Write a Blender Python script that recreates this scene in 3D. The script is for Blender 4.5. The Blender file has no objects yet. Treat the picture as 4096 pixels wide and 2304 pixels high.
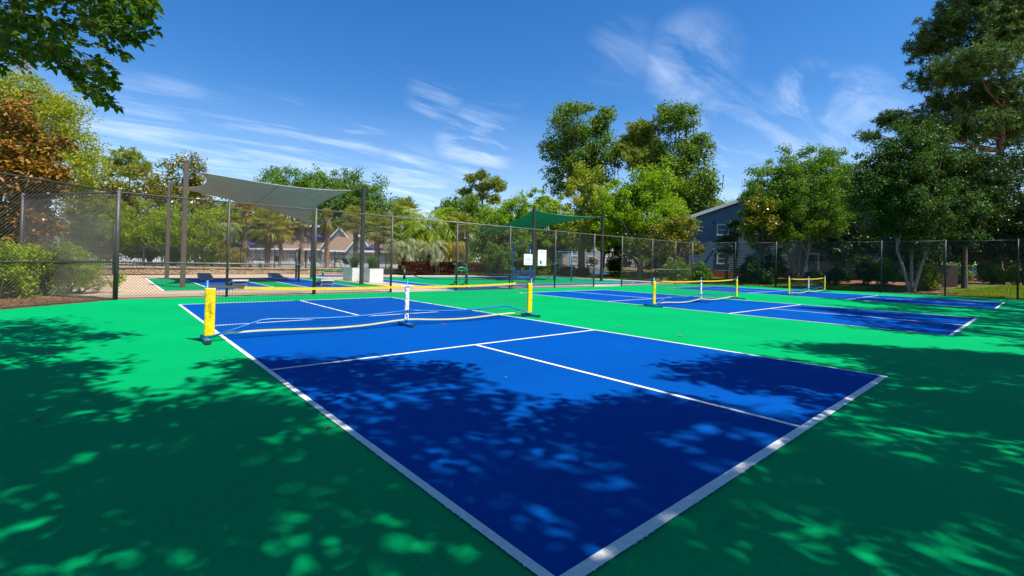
import bpy, math, random
import numpy as np
from mathutils import Vector, Matrix
R_ = math.radians
scene = bpy.context.scene
COL = scene.collection
rng = np.random.default_rng(7)
random.seed(7)

# ------------------------------------------------------------------ camera (solved from the court markings)
CP = np.array([-1.4224, -1.2514, 1.3349])
YAW, PITCH, ROLL, FPX, CX, CY = 0.7033, 0.012, 0.0238, 1844.226, 1998.94, 1023.94
_f = np.array([math.sin(YAW)*math.cos(PITCH), math.cos(YAW)*math.cos(PITCH), math.sin(PITCH)])
_r0 = np.array([math.cos(YAW), -math.sin(YAW), 0.0]); _u0 = np.cross(_r0, _f)
_R = _r0*math.cos(ROLL) + _u0*math.sin(ROLL); _U = -_r0*math.sin(ROLL) + _u0*math.cos(ROLL)

def ray(px, py): return _f + _R*(px-CX)/FPX - _U*(py-CY)/FPX
def gp(px, py, z=0.0):
    "ground point seen at a photo pixel"
    d = ray(px, py); return CP + d*((z-CP[2])/d[2])
def dp(px, py, dep): return CP + ray(px, py)*dep
def zrow(px, py, dep): return float(dp(px, py, dep)[2])
def gx(px, dep, z=0.0):
    "point at height z, distance dep in the photo column px"
    py = 1000.0
    for _ in range(4):
        d = ray(px, py); py -= ((z-CP[2])/dep - d[2])*FPX/_U[2]
    p = dp(px, py, dep); p[2] = z; return p
def proj(P):
    d = np.asarray(P, float) - CP
    a, b, c = d@_R, d@_U, d@_f
    c = np.where(np.abs(c) < 1e-6, 1e-6, c)
    return CX+FPX*a/c, CY-FPX*b/c, c

# ------------------------------------------------------------------ helpers
def tag(o, label=None, cat=None, group=None, kind=None):
    if label: o['label'] = label
    if cat: o['category'] = cat
    if group: o['group'] = group
    if kind: o['kind'] = kind
    return o
def thing(name, label, cat, loc=(0, 0, 0), group=None, rz=0.0):
    o = bpy.data.objects.new(name, None); COL.objects.link(o)
    o.empty_display_size = .2
    o.location = tuple(float(v) for v in loc); o.rotation_euler = (0, 0, rz)
    return tag(o, label, cat, group)
def link_mesh(name, me, mat, parent=None, loc=None):
    o = bpy.data.objects.new(name, me); COL.objects.link(o)
    if mat is not None: me.materials.append(mat)
    if parent is not None: o.parent = parent
    if loc is not None: o.location = tuple(float(v) for v in loc)
    return o
def copy_tree(o, parent=None):
    c = o.copy(); COL.objects.link(c)
    if parent is not None: c.parent = parent
    for ch in list(o.children): copy_tree(ch, c)
    return c
def np_mesh(name, verts, quads):
    verts = np.ascontiguousarray(verts, np.float32).reshape(-1, 3)
    quads = np.ascontiguousarray(quads, np.int32)
    n, k = quads.shape
    me = bpy.data.meshes.new(name)
    me.vertices.add(len(verts)); me.vertices.foreach_set('co', verts.ravel())
    me.loops.add(n*k); me.loops.foreach_set('vertex_index', quads.ravel())
    me.polygons.add(n); me.polygons.foreach_set('loop_start', np.arange(0, n*k, k, dtype=np.int32))
    me.update(calc_edges=True); return me

class MB:
    def __init__(s): s.v = []; s.f = []
    def add(s, vs, fs):
        o = len(s.v); s.v.extend([tuple(float(a) for a in v) for v in vs]); s.f.extend([tuple(i+o for i in f) for f in fs]); return s
    def box(s, c, d, rz=0.0, tilt=None):
        hx, hy, hz = d[0]/2, d[1]/2, d[2]/2
        M = Matrix.Rotation(rz, 3, 'Z')
        if tilt is not None: M = M @ tilt
        vs = [M @ Vector((x*hx, y*hy, z*hz)) + Vector(c) for x in (-1, 1) for y in (-1, 1) for z in (-1, 1)]
        return s.add(vs, [(0, 1, 3, 2), (4, 6, 7, 5), (0, 4, 5, 1), (2, 3, 7, 6), (0, 2, 6, 4), (1, 5, 7, 3)])
    def bbox(s, c, d, b=.01, rz=0.0):
        "box with chamfered vertical and top edges"
        hx, hy = d[0]/2, d[1]/2; z0, z1 = c[2]-d[2]/2, c[2]+d[2]/2
        def ring(ix, z):
            p = [(-hx+ix, -hy), (hx-ix, -hy), (hx, -hy+ix), (hx, hy-ix), (hx-ix, hy), (-hx+ix, hy), (-hx, hy-ix), (-hx, -hy+ix)]
            return p, z
        rings = []
        for ins, z in ((0, z0), (0, z1-b), (b, z1)):
            k = 1-ins/max(hx, hy)
            p, _ = ring(b, z)
            rings.append([(x*(hx-ins)/hx, y*(hy-ins)/hy, z) for x, y in p])
        cr, sr = math.cos(rz), math.sin(rz)
        vs = [(c[0]+x*cr-y*sr, c[1]+x*sr+y*cr, z) for r in rings for x, y, z in r]
        fs = []
        for k in range(2):
            for i in range(8): j = (i+1) % 8; fs.append((k*8+i, k*8+j, k*8+8+j, k*8+8+i))
        fs.append(tuple(range(16, 24))); fs.append(tuple(reversed(range(8))))
        return s.add(vs, fs)
    def tube(s, pts, r, n=6, cap=True):
        pts = [Vector(tuple(float(a) for a in p)) for p in pts]
        rs = r if hasattr(r, '__len__') else [r]*len(pts)
        rings = []; prev = None
        for i, p in enumerate(pts):
            if i == 0: t = pts[1]-p
            elif i == len(pts)-1: t = p-pts[i-1]
            else: t = (pts[i+1]-p).normalized()+(p-pts[i-1]).normalized()
            if t.length < 1e-9: t = Vector((0, 0, 1))
            t.normalize()
            if prev is None: a = t.orthogonal().normalized()
            else:
                a = prev - t*prev.dot(t)
                a = a.normalized() if a.length > 1e-6 else t.orthogonal().normalized()
            prev = a; b = t.cross(a)
            rings.append([p+(a*math.cos(2*math.pi*k/n)+b*math.sin(2*math.pi*k/n))*rs[i] for k in range(n)])
        vs = [v for rg in rings for v in rg]; fs = []
        for i in range(len(pts)-1):
            for k in range(n):
                k2 = (k+1) % n; fs.append((i*n+k, i*n+k2, i*n+n+k2, i*n+n+k))
        if cap:
            fs.append(tuple(reversed(range(n)))); fs.append(tuple(range((len(pts)-1)*n, len(pts)*n)))
        return s.add(vs, fs)
    def prism(s, poly, z0, z1):
        n = len(poly); vs = [(p[0], p[1], z0) for p in poly]+[(p[0], p[1], z1) for p in poly]
        fs = [tuple(reversed(range(n))), tuple(range(n, 2*n))]+[(i, (i+1) % n, n+(i+1) % n, n+i) for i in range(n)]
        return s.add(vs, fs)
    def sheet(s, poly, z): return s.add([(p[0], p[1], z) for p in poly], [tuple(range(len(poly)))])
    def lathe(s, prof, c=(0, 0, 0), n=16):
        vs = []; fs = []
        for r, z in prof:
            for k in range(n): a = 2*math.pi*k/n; vs.append((c[0]+r*math.cos(a), c[1]+r*math.sin(a), c[2]+z))
        for i in range(len(prof)-1):
            for k in range(n): k2 = (k+1) % n; fs.append((i*n+k, i*n+k2, i*n+n+k2, i*n+n+k))
        fs.append(tuple(reversed(range(n)))); fs.append(tuple(range((len(prof)-1)*n, len(prof)*n)))
        return s.add(vs, fs)
    def build(s, name, mat, parent=None, smooth=False, loc=None):
        me = bpy.data.meshes.new(name)
        if parent is not None and loc is None:
            L = parent.location
            vs = [(v[0]-L[0], v[1]-L[1], v[2]-L[2]) for v in s.v] if not parent.get('_local') else s.v
        elif loc is not None: vs = [(v[0]-loc[0], v[1]-loc[1], v[2]-loc[2]) for v in s.v]
        else: vs = s.v
        me.from_pydata(vs, [], s.f); me.update()
        if smooth:
            me.polygons.foreach_set('use_smooth', [True]*len(me.polygons))
        return link_mesh(name, me, mat, parent, loc if parent is None else None)

# ------------------------------------------------------------------ materials
MATS = {}
def nt(name):
    m = bpy.data.materials.new(name); m.use_nodes = True
    n = m.node_tree; b = n.nodes['Principled BSDF']; MATS[name] = m
    return m, n, b
def N(t, typ, **kw):
    o = t.nodes.new(typ)
    for k, v in kw.items():
        if k == 'inp':
            for i, x in v.items(): o.inputs[i].default_value = x
        else: setattr(o, k, v)
    return o
def c4(c): return (c[0], c[1], c[2], 1.0)
def ramp(t, fac, stops):
    r = t.nodes.new('ShaderNodeValToRGB'); e = r.color_ramp.elements
    while len(e) < len(stops): e.new(.5)
    for i, (p, c) in enumerate(stops): e[i].position = p; e[i].color = c4(c)
    t.links.new(fac, r.inputs[0]); return r
def plain(name, col, rough=.6, metal=0.0, var=.06, scale=6.0, spec=.5, bump=0.0, bscale=60.0):
    "paint, metal, fabric: base colour with slight uneven wear"
    m, t, b = nt(name)
    tc = N(t, 'ShaderNodeTexCoord'); no = N(t, 'ShaderNodeTexNoise', inp={'Scale': scale, 'Detail': 5.0})
    t.links.new(tc.outputs['Object'], no.inputs['Vector'])
    lo = [max(0, c*(1-var*2)) for c in col]; hi = [min(1, c*(1+var*2)) for c in col]
    r = ramp(t, no.outputs['Fac'], [(.3, lo), (.7, hi)])
    t.links.new(r.outputs['Color'], b.inputs['Base Color'])
    b.inputs['Roughness'].default_value = rough; b.inputs['Metallic'].default_value = metal
    b.inputs['Specular IOR Level'].default_value = spec
    if bump:
        n2 = N(t, 'ShaderNodeTexNoise', inp={'Scale': bscale, 'Detail': 3.0}); t.links.new(tc.outputs['Object'], n2.inputs['Vector'])
        bp = N(t, 'ShaderNodeBump', inp={'Strength': bump, 'Distance': .02}); t.links.new(n2.outputs['Fac'], bp.inputs['Height'])
        t.links.new(bp.outputs['Normal'], b.inputs['Normal'])
    return m
def court_paint(name, col, wear=.10):
    "acrylic court coating: grain, broad tonal drift, faint scuffs"
    m, t, b = nt(name)
    tc = N(t, 'ShaderNodeTexCoord')
    big = N(t, 'ShaderNodeTexNoise', inp={'Scale': .45, 'Detail': 6.0, 'Roughness': .6}); t.links.new(tc.outputs['Object'], big.inputs['Vector'])
    mp = N(t, 'ShaderNodeMapping', inp={'Scale': (.6, 3.5, 1.0), 'Rotation': (0, 0, .6)}); t.links.new(tc.outputs['Object'], mp.inputs['Vector'])
    sc = N(t, 'ShaderNodeTexNoise', inp={'Scale': 1.6, 'Detail': 7.0, 'Roughness': .65}); t.links.new(mp.outputs['Vector'], sc.inputs['Vector'])
    gr = N(t, 'ShaderNodeTexNoise', inp={'Scale': 150.0, 'Detail': 2.0}); t.links.new(tc.outputs['Object'], gr.inputs['Vector'])
    r = ramp(t, big.outputs['Fac'], [(.3, [c*(1-wear) for c in col]), (.7, [min(1, c*(1+wear)) for c in col])])
    sp = ramp(t, sc.outputs['Fac'], [(.58, (1, 1, 1)), (.74, (.82, .86, .86))])
    gp_ = ramp(t, gr.outputs['Fac'], [(.3, (.86, .86, .86)), (.62, (1.06, 1.06, 1.06))])
    m1 = N(t, 'ShaderNodeMix', data_type='RGBA', blend_type='MULTIPLY', inp={0: 1.0}); t.links.new(r.outputs['Color'], m1.inputs[6]); t.links.new(sp.outputs['Color'], m1.inputs[7])
    g2n = N(t, 'ShaderNodeTexNoise', inp={'Scale': 38.0, 'Detail': 3.0, 'Roughness': .8}); t.links.new(tc.outputs['Object'], g2n.inputs['Vector']); g2r = ramp(t, g2n.outputs['Fac'], [(.35, (.90, .90, .90)), (.65, (1.06, 1.06, 1.06))]); m0 = N(t, 'ShaderNodeMix', data_type='RGBA', blend_type='MULTIPLY', inp={0: 1.0}); t.links.new(m1.outputs[2], m0.inputs[6]); t.links.new(g2r.outputs['Color'], m0.inputs[7]); m1 = m0
    m2 = N(t, 'ShaderNodeMix', data_type='RGBA', blend_type='MULTIPLY', inp={0: 1.0}); t.links.new(m1.outputs[2], m2.inputs[6]); t.links.new(gp_.outputs['Color'], m2.inputs[7])
    t.links.new(m2.outputs[2], b.inputs['Base Color'])
    b.inputs['Roughness'].default_value = .9; b.inputs['Specular IOR Level'].default_value = .03
    bp = N(t, 'ShaderNodeBump', inp={'Strength': .25, 'Distance': .004}); t.links.new(gr.outputs['Fac'], bp.inputs['Height']); t.links.new(bp.outputs['Normal'], b.inputs['Normal'])
    return m
def leaf_mat(name, cols, rough=.5, trans=.35, under=None, spec=.2):
    "leaf: a shade picked per leaf, light partly passes through"
    m, t, b = nt(name)
    g = N(t, 'ShaderNodeNewGeometry'); tc = N(t, 'ShaderNodeTexCoord')
    k = len(cols)
    r = ramp(t, g.outputs['Random Per Island'], [(i/max(1, k-1), c) for i, c in enumerate(cols)])
    no = N(t, 'ShaderNodeTexNoise', inp={'Scale': .7, 'Detail': 3.0}); t.links.new(tc.outputs['Object'], no.inputs['Vector'])
    v = ramp(t, no.outputs['Fac'], [(.3, (.72, .8, .8)), (.7, (1.25, 1.15, 1.0))])
    mx = N(t, 'ShaderNodeMix', data_type='RGBA', blend_type='MULTIPLY', inp={0: 1.0}); t.links.new(r.outputs['Color'], mx.inputs[6]); t.links.new(v.outputs['Color'], mx.inputs[7])
    col = mx.outputs[2]
    if under:
        mu = N(t, 'ShaderNodeMix', data_type='RGBA'); bfm = N(t, 'ShaderNodeMath', operation='MULTIPLY', inp={1: .55}); t.links.new(g.outputs['Backfacing'], bfm.inputs[0]); t.links.new(bfm.outputs[0], mu.inputs[0]); t.links.new(col, mu.inputs[6]); mu.inputs[7].default_value = c4(under); col = mu.outputs[2]
    t.links.new(col, b.inputs['Base Color']); b.inputs['Roughness'].default_value = rough; b.inputs['Specular IOR Level'].default_value = spec
    tr = N(t, 'ShaderNodeBsdfTranslucent'); hs = N(t, 'ShaderNodeHueSaturation', inp={'Hue': .485, 'Saturation': 1.15, 'Value': 1.5}); t.links.new(col, hs.inputs['Color']); t.links.new(hs.outputs['Color'], tr.inputs['Color'])
    ms = N(t, 'ShaderNodeMixShader', inp={0: trans}); t.links.new(b.outputs[0], ms.inputs[1]); t.links.new(tr.outputs[0], ms.inputs[2])
    t.links.new(ms.outputs[0], t.nodes['Material Output'].inputs['Surface'])
    return m
def bark_mat(name, a, bcol, scale=3.0):
    m, t, b = nt(name); tc = N(t, 'ShaderNodeTexCoord')
    mp = N(t, 'ShaderNodeMapping', inp={'Scale': (6, 6, 1.2)}); t.links.new(tc.outputs['Object'], mp.inputs['Vector'])
    no = N(t, 'ShaderNodeTexNoise', inp={'Scale': scale, 'Detail': 6.0, 'Roughness': .7}); t.links.new(mp.outputs['Vector'], no.inputs['Vector'])
    r = ramp(t, no.outputs['Fac'], [(.35, a), (.65, bcol)]); t.links.new(r.outputs['Color'], b.inputs['Base Color']); b.inputs['Roughness'].default_value = .9
    bp = N(t, 'ShaderNodeBump', inp={'Strength': .7, 'Distance': .03}); t.links.new(no.outputs['Fac'], bp.inputs['Height']); t.links.new(bp.outputs['Normal'], b.inputs['Normal'])
    return m
def ground_mat(name, cols, scale=5.0, fine=40.0, rough=.95, bump=.5):
    m, t, b = nt(name); tc = N(t, 'ShaderNodeTexCoord')
    n1 = N(t, 'ShaderNodeTexNoise', inp={'Scale': scale*.12, 'Detail': 5.0}); n2 = N(t, 'ShaderNodeTexNoise', inp={'Scale': fine, 'Detail': 4.0, 'Roughness': .75})
    for n in (n1, n2): t.links.new(tc.outputs['Object'], n.inputs['Vector'])
    ad = N(t, 'ShaderNodeMix', data_type='FLOAT', inp={0: .55}); t.links.new(n1.outputs['Fac'], ad.inputs[2]); t.links.new(n2.outputs['Fac'], ad.inputs[3])
    k = len(cols); r = ramp(t, ad.outputs[0], [(.34+.32*i/(k-1), c) for i, c in enumerate(cols)])
    t.links.new(r.outputs['Color'], b.inputs['Base Color']); b.inputs['Roughness'].default_value = rough; b.inputs['Specular IOR Level'].default_value = .15
    bp = N(t, 'ShaderNodeBump', inp={'Strength': bump, 'Distance': .03}); t.links.new(n2.outputs['Fac'], bp.inputs['Height']); t.links.new(bp.outputs['Normal'], b.inputs['Normal'])
    return m
def siding_mat(name, col, pitch=.18, dark=.75):
    m, t, b = nt(name); tc = N(t, 'ShaderNodeTexCoord'); sx = N(t, 'ShaderNodeSeparateXYZ'); t.links.new(tc.outputs['Object'], sx.inputs[0])
    no = N(t, 'ShaderNodeTexNoise', inp={'Scale': 1.3, 'Detail': 4.0}); t.links.new(tc.outputs['Object'], no.inputs['Vector'])
    r = ramp(t, no.outputs['Fac'], [(.3, [c*.88 for c in col]), (.7, [c*1.1 for c in col])])
    t.links.new(r.outputs['Color'], b.inputs['Base Color']); b.inputs['Roughness'].default_value = .6
    return m
def shingle_mat(name, cols):
    m, t, b = nt(name); tc = N(t, 'ShaderNodeTexCoord')
    br = N(t, 'ShaderNodeTexNoise', inp={'Scale': 7.0, 'Detail': 3.0, 'Roughness': .8}); t.links.new(tc.outputs['Object'], br.inputs['Vector'])
    r = ramp(t, br.outputs['Fac'], [(.3, cols[0]), (.5, cols[1]), (.7, cols[2])]); t.links.new(r.outputs['Color'], b.inputs['Base Color']); b.inputs['Roughness'].default_value = .9
    return m

GREEN = court_paint('green_coating', (.0, .318, .098), .09)
GREEN2 = court_paint('green_coating_pale', (.0, .255, .088), .07)
BLUE = court_paint('blue_coating', (.0, .067, .318), .10)
LINE = court_paint('line_paint', (.78, .77, .75), .12)
BEIGE = ground_mat('beige_concrete', [(.42, .30, .20), (.50, .365, .25), (.56, .42, .30)], 4.0, 60.0, .9, .15)
MULCH = ground_mat('pine_straw', [(.055, .028, .015), (.17, .085, .042), (.30, .165, .085), (.40, .26, .15)], 6.0, 22.0, 1.0, 1.0)
LAWN = ground_mat('lawn_grass', [(.035, .06, .006), (.085, .125, .014), (.15, .19, .028)], 6.0, 30.0, 1.0, .8)
DECKM = ground_mat('pool_deck', [(.30, .28, .25), (.40, .38, .35)], 4.0, 30.0)
GALV = plain('dark_fence_coat', (.062, .056, .05), .5, .0, .1)
GALVL = plain('grey_fence_pipe', (.17, .16, .145), .4, .2, .1)
WIRE = plain('fence_wire', (.05, .047, .043), .6, .0, .1)
WIRE_LIT = plain('sunlit_fence_wire', (.13, .122, .11), .6, .0, .1)  # lighter copy of the wire, sunlight on it put into the grey
WIRED = plain('green_black_fence_coat', (.018, .03, .028), .5, .2, .1)
YEL = plain('yellow_vinyl', (.83, .62, .004), .45, 0, .05, 9.0, .4, .3, 25.0)
PALEY = plain('pale_yellow_tape', (.80, .74, .26), .6, 0, .05)
BLUEM = plain('blue_powder_coat', (.006, .16, .46), .35, .0, .06)
BLUED = plain('blue_bench_coat', (.006, .085, .36), .4, .0, .06)
GREENM = plain('green_powder_coat', (.005, .23, .065), .35, .0, .06)
BLACK = plain('black_rubber', (.02, .02, .02), .7)
STRAPG = plain('grey_webbing', (.10, .09, .075), .8)
CORD = plain('dark_net_cord', (.012, .014, .016), .8)
WHITEF = plain('white_fabric', (.82, .82, .84), .7, 0, .03)
WHITEP = plain('white_paint', (.80, .79, .76), .5, 0, .03)
TRIM = plain('white_trim', (.72, .73, .72), .5, 0, .04)
POSTM = plain('bronze_brown_post', (.13, .105, .085), .45, .2, .06)
POSTD = plain('charcoal_post', (.045, .042, .04), .45, .2, .06)
SAILG = plain('grey_shade_cloth', (.36, .37, .33), .8, 0, .05, 3.0, .2)
SAILT = plain('green_shade_cloth', (.03, .26, .17), .8, 0, .06, 3.0, .2)
SLATE = plain('slate_blue_board', (.10, .115, .16), .5, 0, .08)
CREAM = plain('cream_board', (.66, .60, .50), .6, 0, .06)
STEEL = plain('steel', (.45, .45, .45), .3, .9)
SIDE = siding_mat('blue_grey_siding', (.105, .185, .28))
SIDEW = siding_mat('grey_shingle_siding', (.30, .33, .33))
SIDEL = siding_mat('taupe_siding', (.31, .255, .19))
ROOFM = shingle_mat('brown_shingles', [(.16, .10, .066), (.235, .15, .10), (.30, .205, .145)])
BLIND = plain('window_blind', (.22, .22, .19), .35, 0, .05)
GLASSD = plain('dark_window_glass', (.02, .024, .026), .12, 0, .2)
UMB = plain('navy_canvas', (.03, .035, .16), .8)
STONE = ground_mat('tan_wall_stone', [(.22, .15, .09), (.40, .29, .18), (.52, .40, .27)], 14.0, 26.0, .95, .8)
REDB = ground_mat('red_brick', [(.20, .06, .035), (.30, .10, .06)], 10.0, 30.0)
BROWNB = plain('brown_metal', (.045, .022, .014), .6)

L_LIGHT = leaf_mat('leaf_light', [(.096, .220, .011), (.193, .338, .016), (.321, .456, .027)], .4, .38)
L_YEL = leaf_mat('leaf_yellow_green', [(.132, .198, .017), (.265, .330, .034), (.423, .450, .057)], .5, .38)
L_MID = leaf_mat('leaf_mid', [(.046, .128, .014), (.110, .213, .019), (.180, .281, .034)], .45, .32)
L_OAK = leaf_mat('leaf_oak', [(.053, .128, .018), (.114, .222, .027), (.174, .281, .045)], .5, .3)
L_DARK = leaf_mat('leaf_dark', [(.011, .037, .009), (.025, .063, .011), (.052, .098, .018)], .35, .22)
L_BIRCH = leaf_mat('leaf_birch', [(.054, .151, .023), (.108, .221, .028), (.198, .300, .043)], .45, .35)
L_MAG = leaf_mat('leaf_magnolia', [(.085, .150, .011), (.186, .246, .016), (.321, .334, .027)], .28, .18, under=(.20, .115, .018), spec=.4)
L_PINE = leaf_mat('leaf_pine', [(.12, .19, .03), (.21, .28, .045), (.30, .35, .08)], .5, .35)
L_PALM = leaf_mat('leaf_palm', [(.110, .159, .025), (.204, .245, .044), (.344, .316, .075)], .4, .3)
L_PALMY = leaf_mat('leaf_palm_yellow', [(.16, .16, .02), (.28, .24, .03), (.36, .24, .05)], .5, .3)
L_PINDO = leaf_mat('leaf_pindo', [(.156, .192, .096), (.264, .300, .144), (.384, .396, .204)], .5, .25)
L_MAROON = leaf_mat('leaf_maroon', [(.035, .012, .012), (.085, .032, .024), (.13, .06, .035)], .45, .2)
L_GRASS = leaf_mat('leaf_strap', [(.036, .090, .014), (.084, .156, .024), (.168, .240, .060)], .4, .25)
L_DRY = leaf_mat('leaf_straw_grass', [(.16, .15, .05), (.24, .22, .07), (.30, .26, .10)], .6, .25)
L_FLOWER = leaf_mat('leaf_yellow_bed', [(.35, .30, .01), (.50, .42, .01), (.60, .50, .02)], .6, .3)
L_SHRUB = leaf_mat('leaf_shrub', [(.114, .201, .013), (.212, .316, .019), (.358, .431, .037)], .45, .35)
L_FORE = leaf_mat('leaf_foreground', [(.045, .120, .010), (.075, .165, .014), (.120, .210, .020)], .4, .45)
L_MOSS = leaf_mat('spanish_moss', [(.10, .10, .07), (.16, .155, .11)], .9, .1)
L_BIRCH_SHADED = leaf_mat('leaf_birch_shaded', [(.02, .07, .014), (.045, .115, .020), (.09, .165, .03)], .5, .3)  # darker copy of the birch leaf, shade of the pine put into the colour
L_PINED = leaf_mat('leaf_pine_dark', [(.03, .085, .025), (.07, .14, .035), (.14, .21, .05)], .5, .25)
L_MAGR = leaf_mat('leaf_magnolia_rusty', [(.07, .10, .01), (.16, .15, .014), (.20, .10, .018)], .3, .18, under=(.40, .15, .02), spec=.4)
L_ORANGE = leaf_mat('palm_fruit', [(.45, .17, .01), (.60, .27, .02)], .6, .1)
L_BROWN = leaf_mat('dead_leaf', [(.10, .05, .02), (.20, .11, .05), (.30, .2, .1)], .8, .1)
BARK = bark_mat('brown_bark', (.06, .04, .028), (.17, .125, .09))
BARKP = bark_mat('pale_bark', (.13, .10, .075), (.34, .29, .23))
BARKB = bark_mat('birch_bark', (.16, .13, .11), (.46, .42, .37))
BARKR = bark_mat('pine_bark', (.10, .05, .03), (.24, .14, .09))
BARKPALM = bark_mat('palm_bark', (.14, .085, .05), (.36, .25, .17))
# ================================================================== SETTING: ground, slabs, painted areas
def smooth(a, b, x):
    t = np.clip((x-a)/(b-a), 0, 1); return t*t*(3-2*t)
def hground(x, y):
    h = .5*smooth(36.0, 45.0, x) + .30*smooth(36.2, 38.5, y)*(1-smooth(36, 42, x)*.5)
    return h
def build_ground():
    xs = np.unique(np.concatenate([np.linspace(-260, -40, 12), np.linspace(-40, 60, 101), np.linspace(60, 300, 14)]))
    ys = np.unique(np.concatenate([np.linspace(-260, -30, 12), np.linspace(-30, 60, 91), np.linspace(60, 320, 14)]))
    X, Y = np.meshgrid(xs, ys, indexing='ij'); Z = hground(X, Y)-.03
    v = np.stack([X, Y, Z], -1).reshape(-1, 3); nx, ny = X.shape
    i = (np.arange(nx-1)[:, None]*ny+np.arange(ny-1)[None, :]).ravel()
    q = np.stack([i, i+ny, i+ny+1, i+1], -1)
    me = np_mesh('ground', v, q); me.polygons.foreach_set('use_smooth', [True]*len(me.polygons))
    tag(link_mesh('ground', me, MULCH), kind='structure')
build_ground()
def struct_prism(name, poly, z0, z1, mat, label=None):
    m = MB(); m.prism(poly, z0, z1); o = m.build(name, mat); tag(o, kind='structure', label=label); return o
def ccw(poly):
    a = sum(poly[i][0]*poly[(i+1) % len(poly)][1]-poly[(i+1) % len(poly)][0]*poly[i][1] for i in range(len(poly)))
    return poly if a > 0 else poly[::-1]
def paint(name, poly, z, mat):
    m = MB(); m.sheet(ccw(poly), z); return tag(m.build(name, mat), kind='structure')
def lawn_patch(name, poly_xy, n=26, dz=.012):
    P = np.array(poly_xy); x0, y0 = P.min(0); x1, y1 = P.max(0)
    xs = np.linspace(x0, x1, n); ys = np.linspace(y0, y1, n); X, Y = np.meshgrid(xs, ys, indexing='ij')
    Z = hground(X, Y)+dz; v = np.stack([X, Y, Z], -1).reshape(-1, 3)
    i = (np.arange(n-1)[:, None]*n+np.arange(n-1)[None, :]).ravel(); q = np.stack([i, i+n, i+n+1, i+1], -1)
    c = v[q].mean(1); keep = inpoly(c[:, :2], P)
    return tag(link_mesh(name, np_mesh(name, v, q[keep]), LAWN), kind='structure')
def inpoly(pts, poly):
    pts = np.asarray(pts); poly = np.asarray(poly); ins = np.zeros(len(pts), bool); n = len(poly)
    for i in range(n):
        a, b = poly[i], poly[(i+1) % n]
        c = (a[1] > pts[:, 1]) != (b[1] > pts[:, 1])
        with np.errstate(divide='ignore', invalid='ignore'):
            xi = (b[0]-a[0])*(pts[:, 1]-a[1])/(b[1]-a[1])+a[0]
        ins ^= c & (pts[:, 0] < xi)
    return ins

FY = 15.72                                                         # line of the long fence
GREEN_POLY = [(-1.22, 15.62), (-3.3, 13.6), (-9.2, 7.9), (-9.2, -4.6), (34.6, -4.6), (34.6, 7.0), (33.9, 13.0), (31.9, FY-.08), (20, FY-.06)]
struct_prism('court_slab', GREEN_POLY[::-1], -.2, 0.0, GREEN)
SPORT = [(-1.25, FY+.02), (31.9, FY+.02), (33.2, 18.5), (31.8, 26.5), (29.4, 30.2), (24.8, 32.6), (17.2, 33.0), (17.2, 35.2), (3.0, 35.2), (1.0, 33.7), (-1.3, 33.6), (-3.4, 30.0), (-3.4, 19.4)]
struct_prism('sport_slab', SPORT, -.2, .002, BEIGE)

LW = .055
def court(x0, y0, z=.004, W=6.096, Lh=13.411):
    m = MB(); m.sheet([(x0, y0), (x0+W, y0), (x0+W, y0+Lh), (x0, y0+Lh)], z); o = tag(m.build('court_surface', BLUE), kind='structure')
    l = MB(); z2 = z+.004
    def r(a, b, c, d): l.sheet([(x0+a, y0+b), (x0+c, y0+b), (x0+c, y0+d), (x0+a, y0+d)], z2)
    def jag(pa, pb, w, side):
        pass
    r(0, 0, W, LW*1.25); r(0, Lh-LW, W, Lh); r(0, LW*1.25, LW, Lh-LW); r(W-LW, LW*1.25, W, Lh-LW)
    k0, k1 = 4.572, 8.80
    r(LW, k0-LW/2, W-LW, k0+LW/2); r(LW, k1-LW/2, W-LW, k1+LW/2)
    r(W/2-LW/2, LW*1.25, W/2+LW/2, k0-LW/2); r(W/2-LW/2, k1+LW/2, W/2+LW/2, Lh-LW)
    tag(l.build('court_lines', LINE), kind='structure')
court(0, 0); court(12.09, -.03); court(23.92, -.13)

# ragged roller edges of the nearest lines, broken into small flecks of paint
def flecks():
    m = MB(); r = random.Random(3)
    for k in range(190):
        y = r.uniform(.0, 4.0)**1.0; d = r.uniform(.002, .010)
        if r.random() < .5: c = (-d*.3, y)
        else: c = (r.uniform(0, 6), -d*.3)
        s = r.uniform(.002, .006)
        m.add([(c[0]-s, c[1]-s*.6, .0085), (c[0]+s, c[1]-s, .0085), (c[0]+s*.7, c[1]+s, .0085), (c[0]-s, c[1]+s*.7, .0085)], [(0, 1, 2, 3)])
    tag(m.build('line_flecks', LINE), kind='structure')
flecks()

# games lanes (left part of the sport slab)
paint('game_surface', [(.12, 18.85), (8.95, 18.85), (8.95, 29.05), (.12, 29.05)], .006, GREEN2)
for a, b in ((1.62, 3.98), (5.22, 7.36)): paint('game_lane', [(a, 18.95), (b, 18.95), (b, 28.95), (a, 28.95)], .010, BLUE)
def frame_lines(name, x0, y0, x1, y1, z, w=.08):
    m = MB()
    for p in ([(x0, y0), (x1, y0), (x1, y0+w), (x0, y0+w)], [(x0, y1-w), (x1, y1-w), (x1, y1), (x0, y1)], [(x0, y0+w), (x0+w, y0+w), (x0+w, y1-w), (x0, y1-w)], [(x1-w, y0+w), (x1, y0+w), (x1, y1-w), (x1-w, y1-w)]): m.sheet(p, z)
    tag(m.build(name, LINE), kind='structure')
frame_lines('game_lines', .05, 18.78, 9.0, 29.1, .014)
m = MB()
for x in (1.60, 3.96, 5.2, 7.34): m.sheet([(x, 18.9), (x+.06, 18.9), (x+.06, 29.0), (x, 29.0)], .0145)
tag(m.build('game_lines', LINE), kind='structure')
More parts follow.
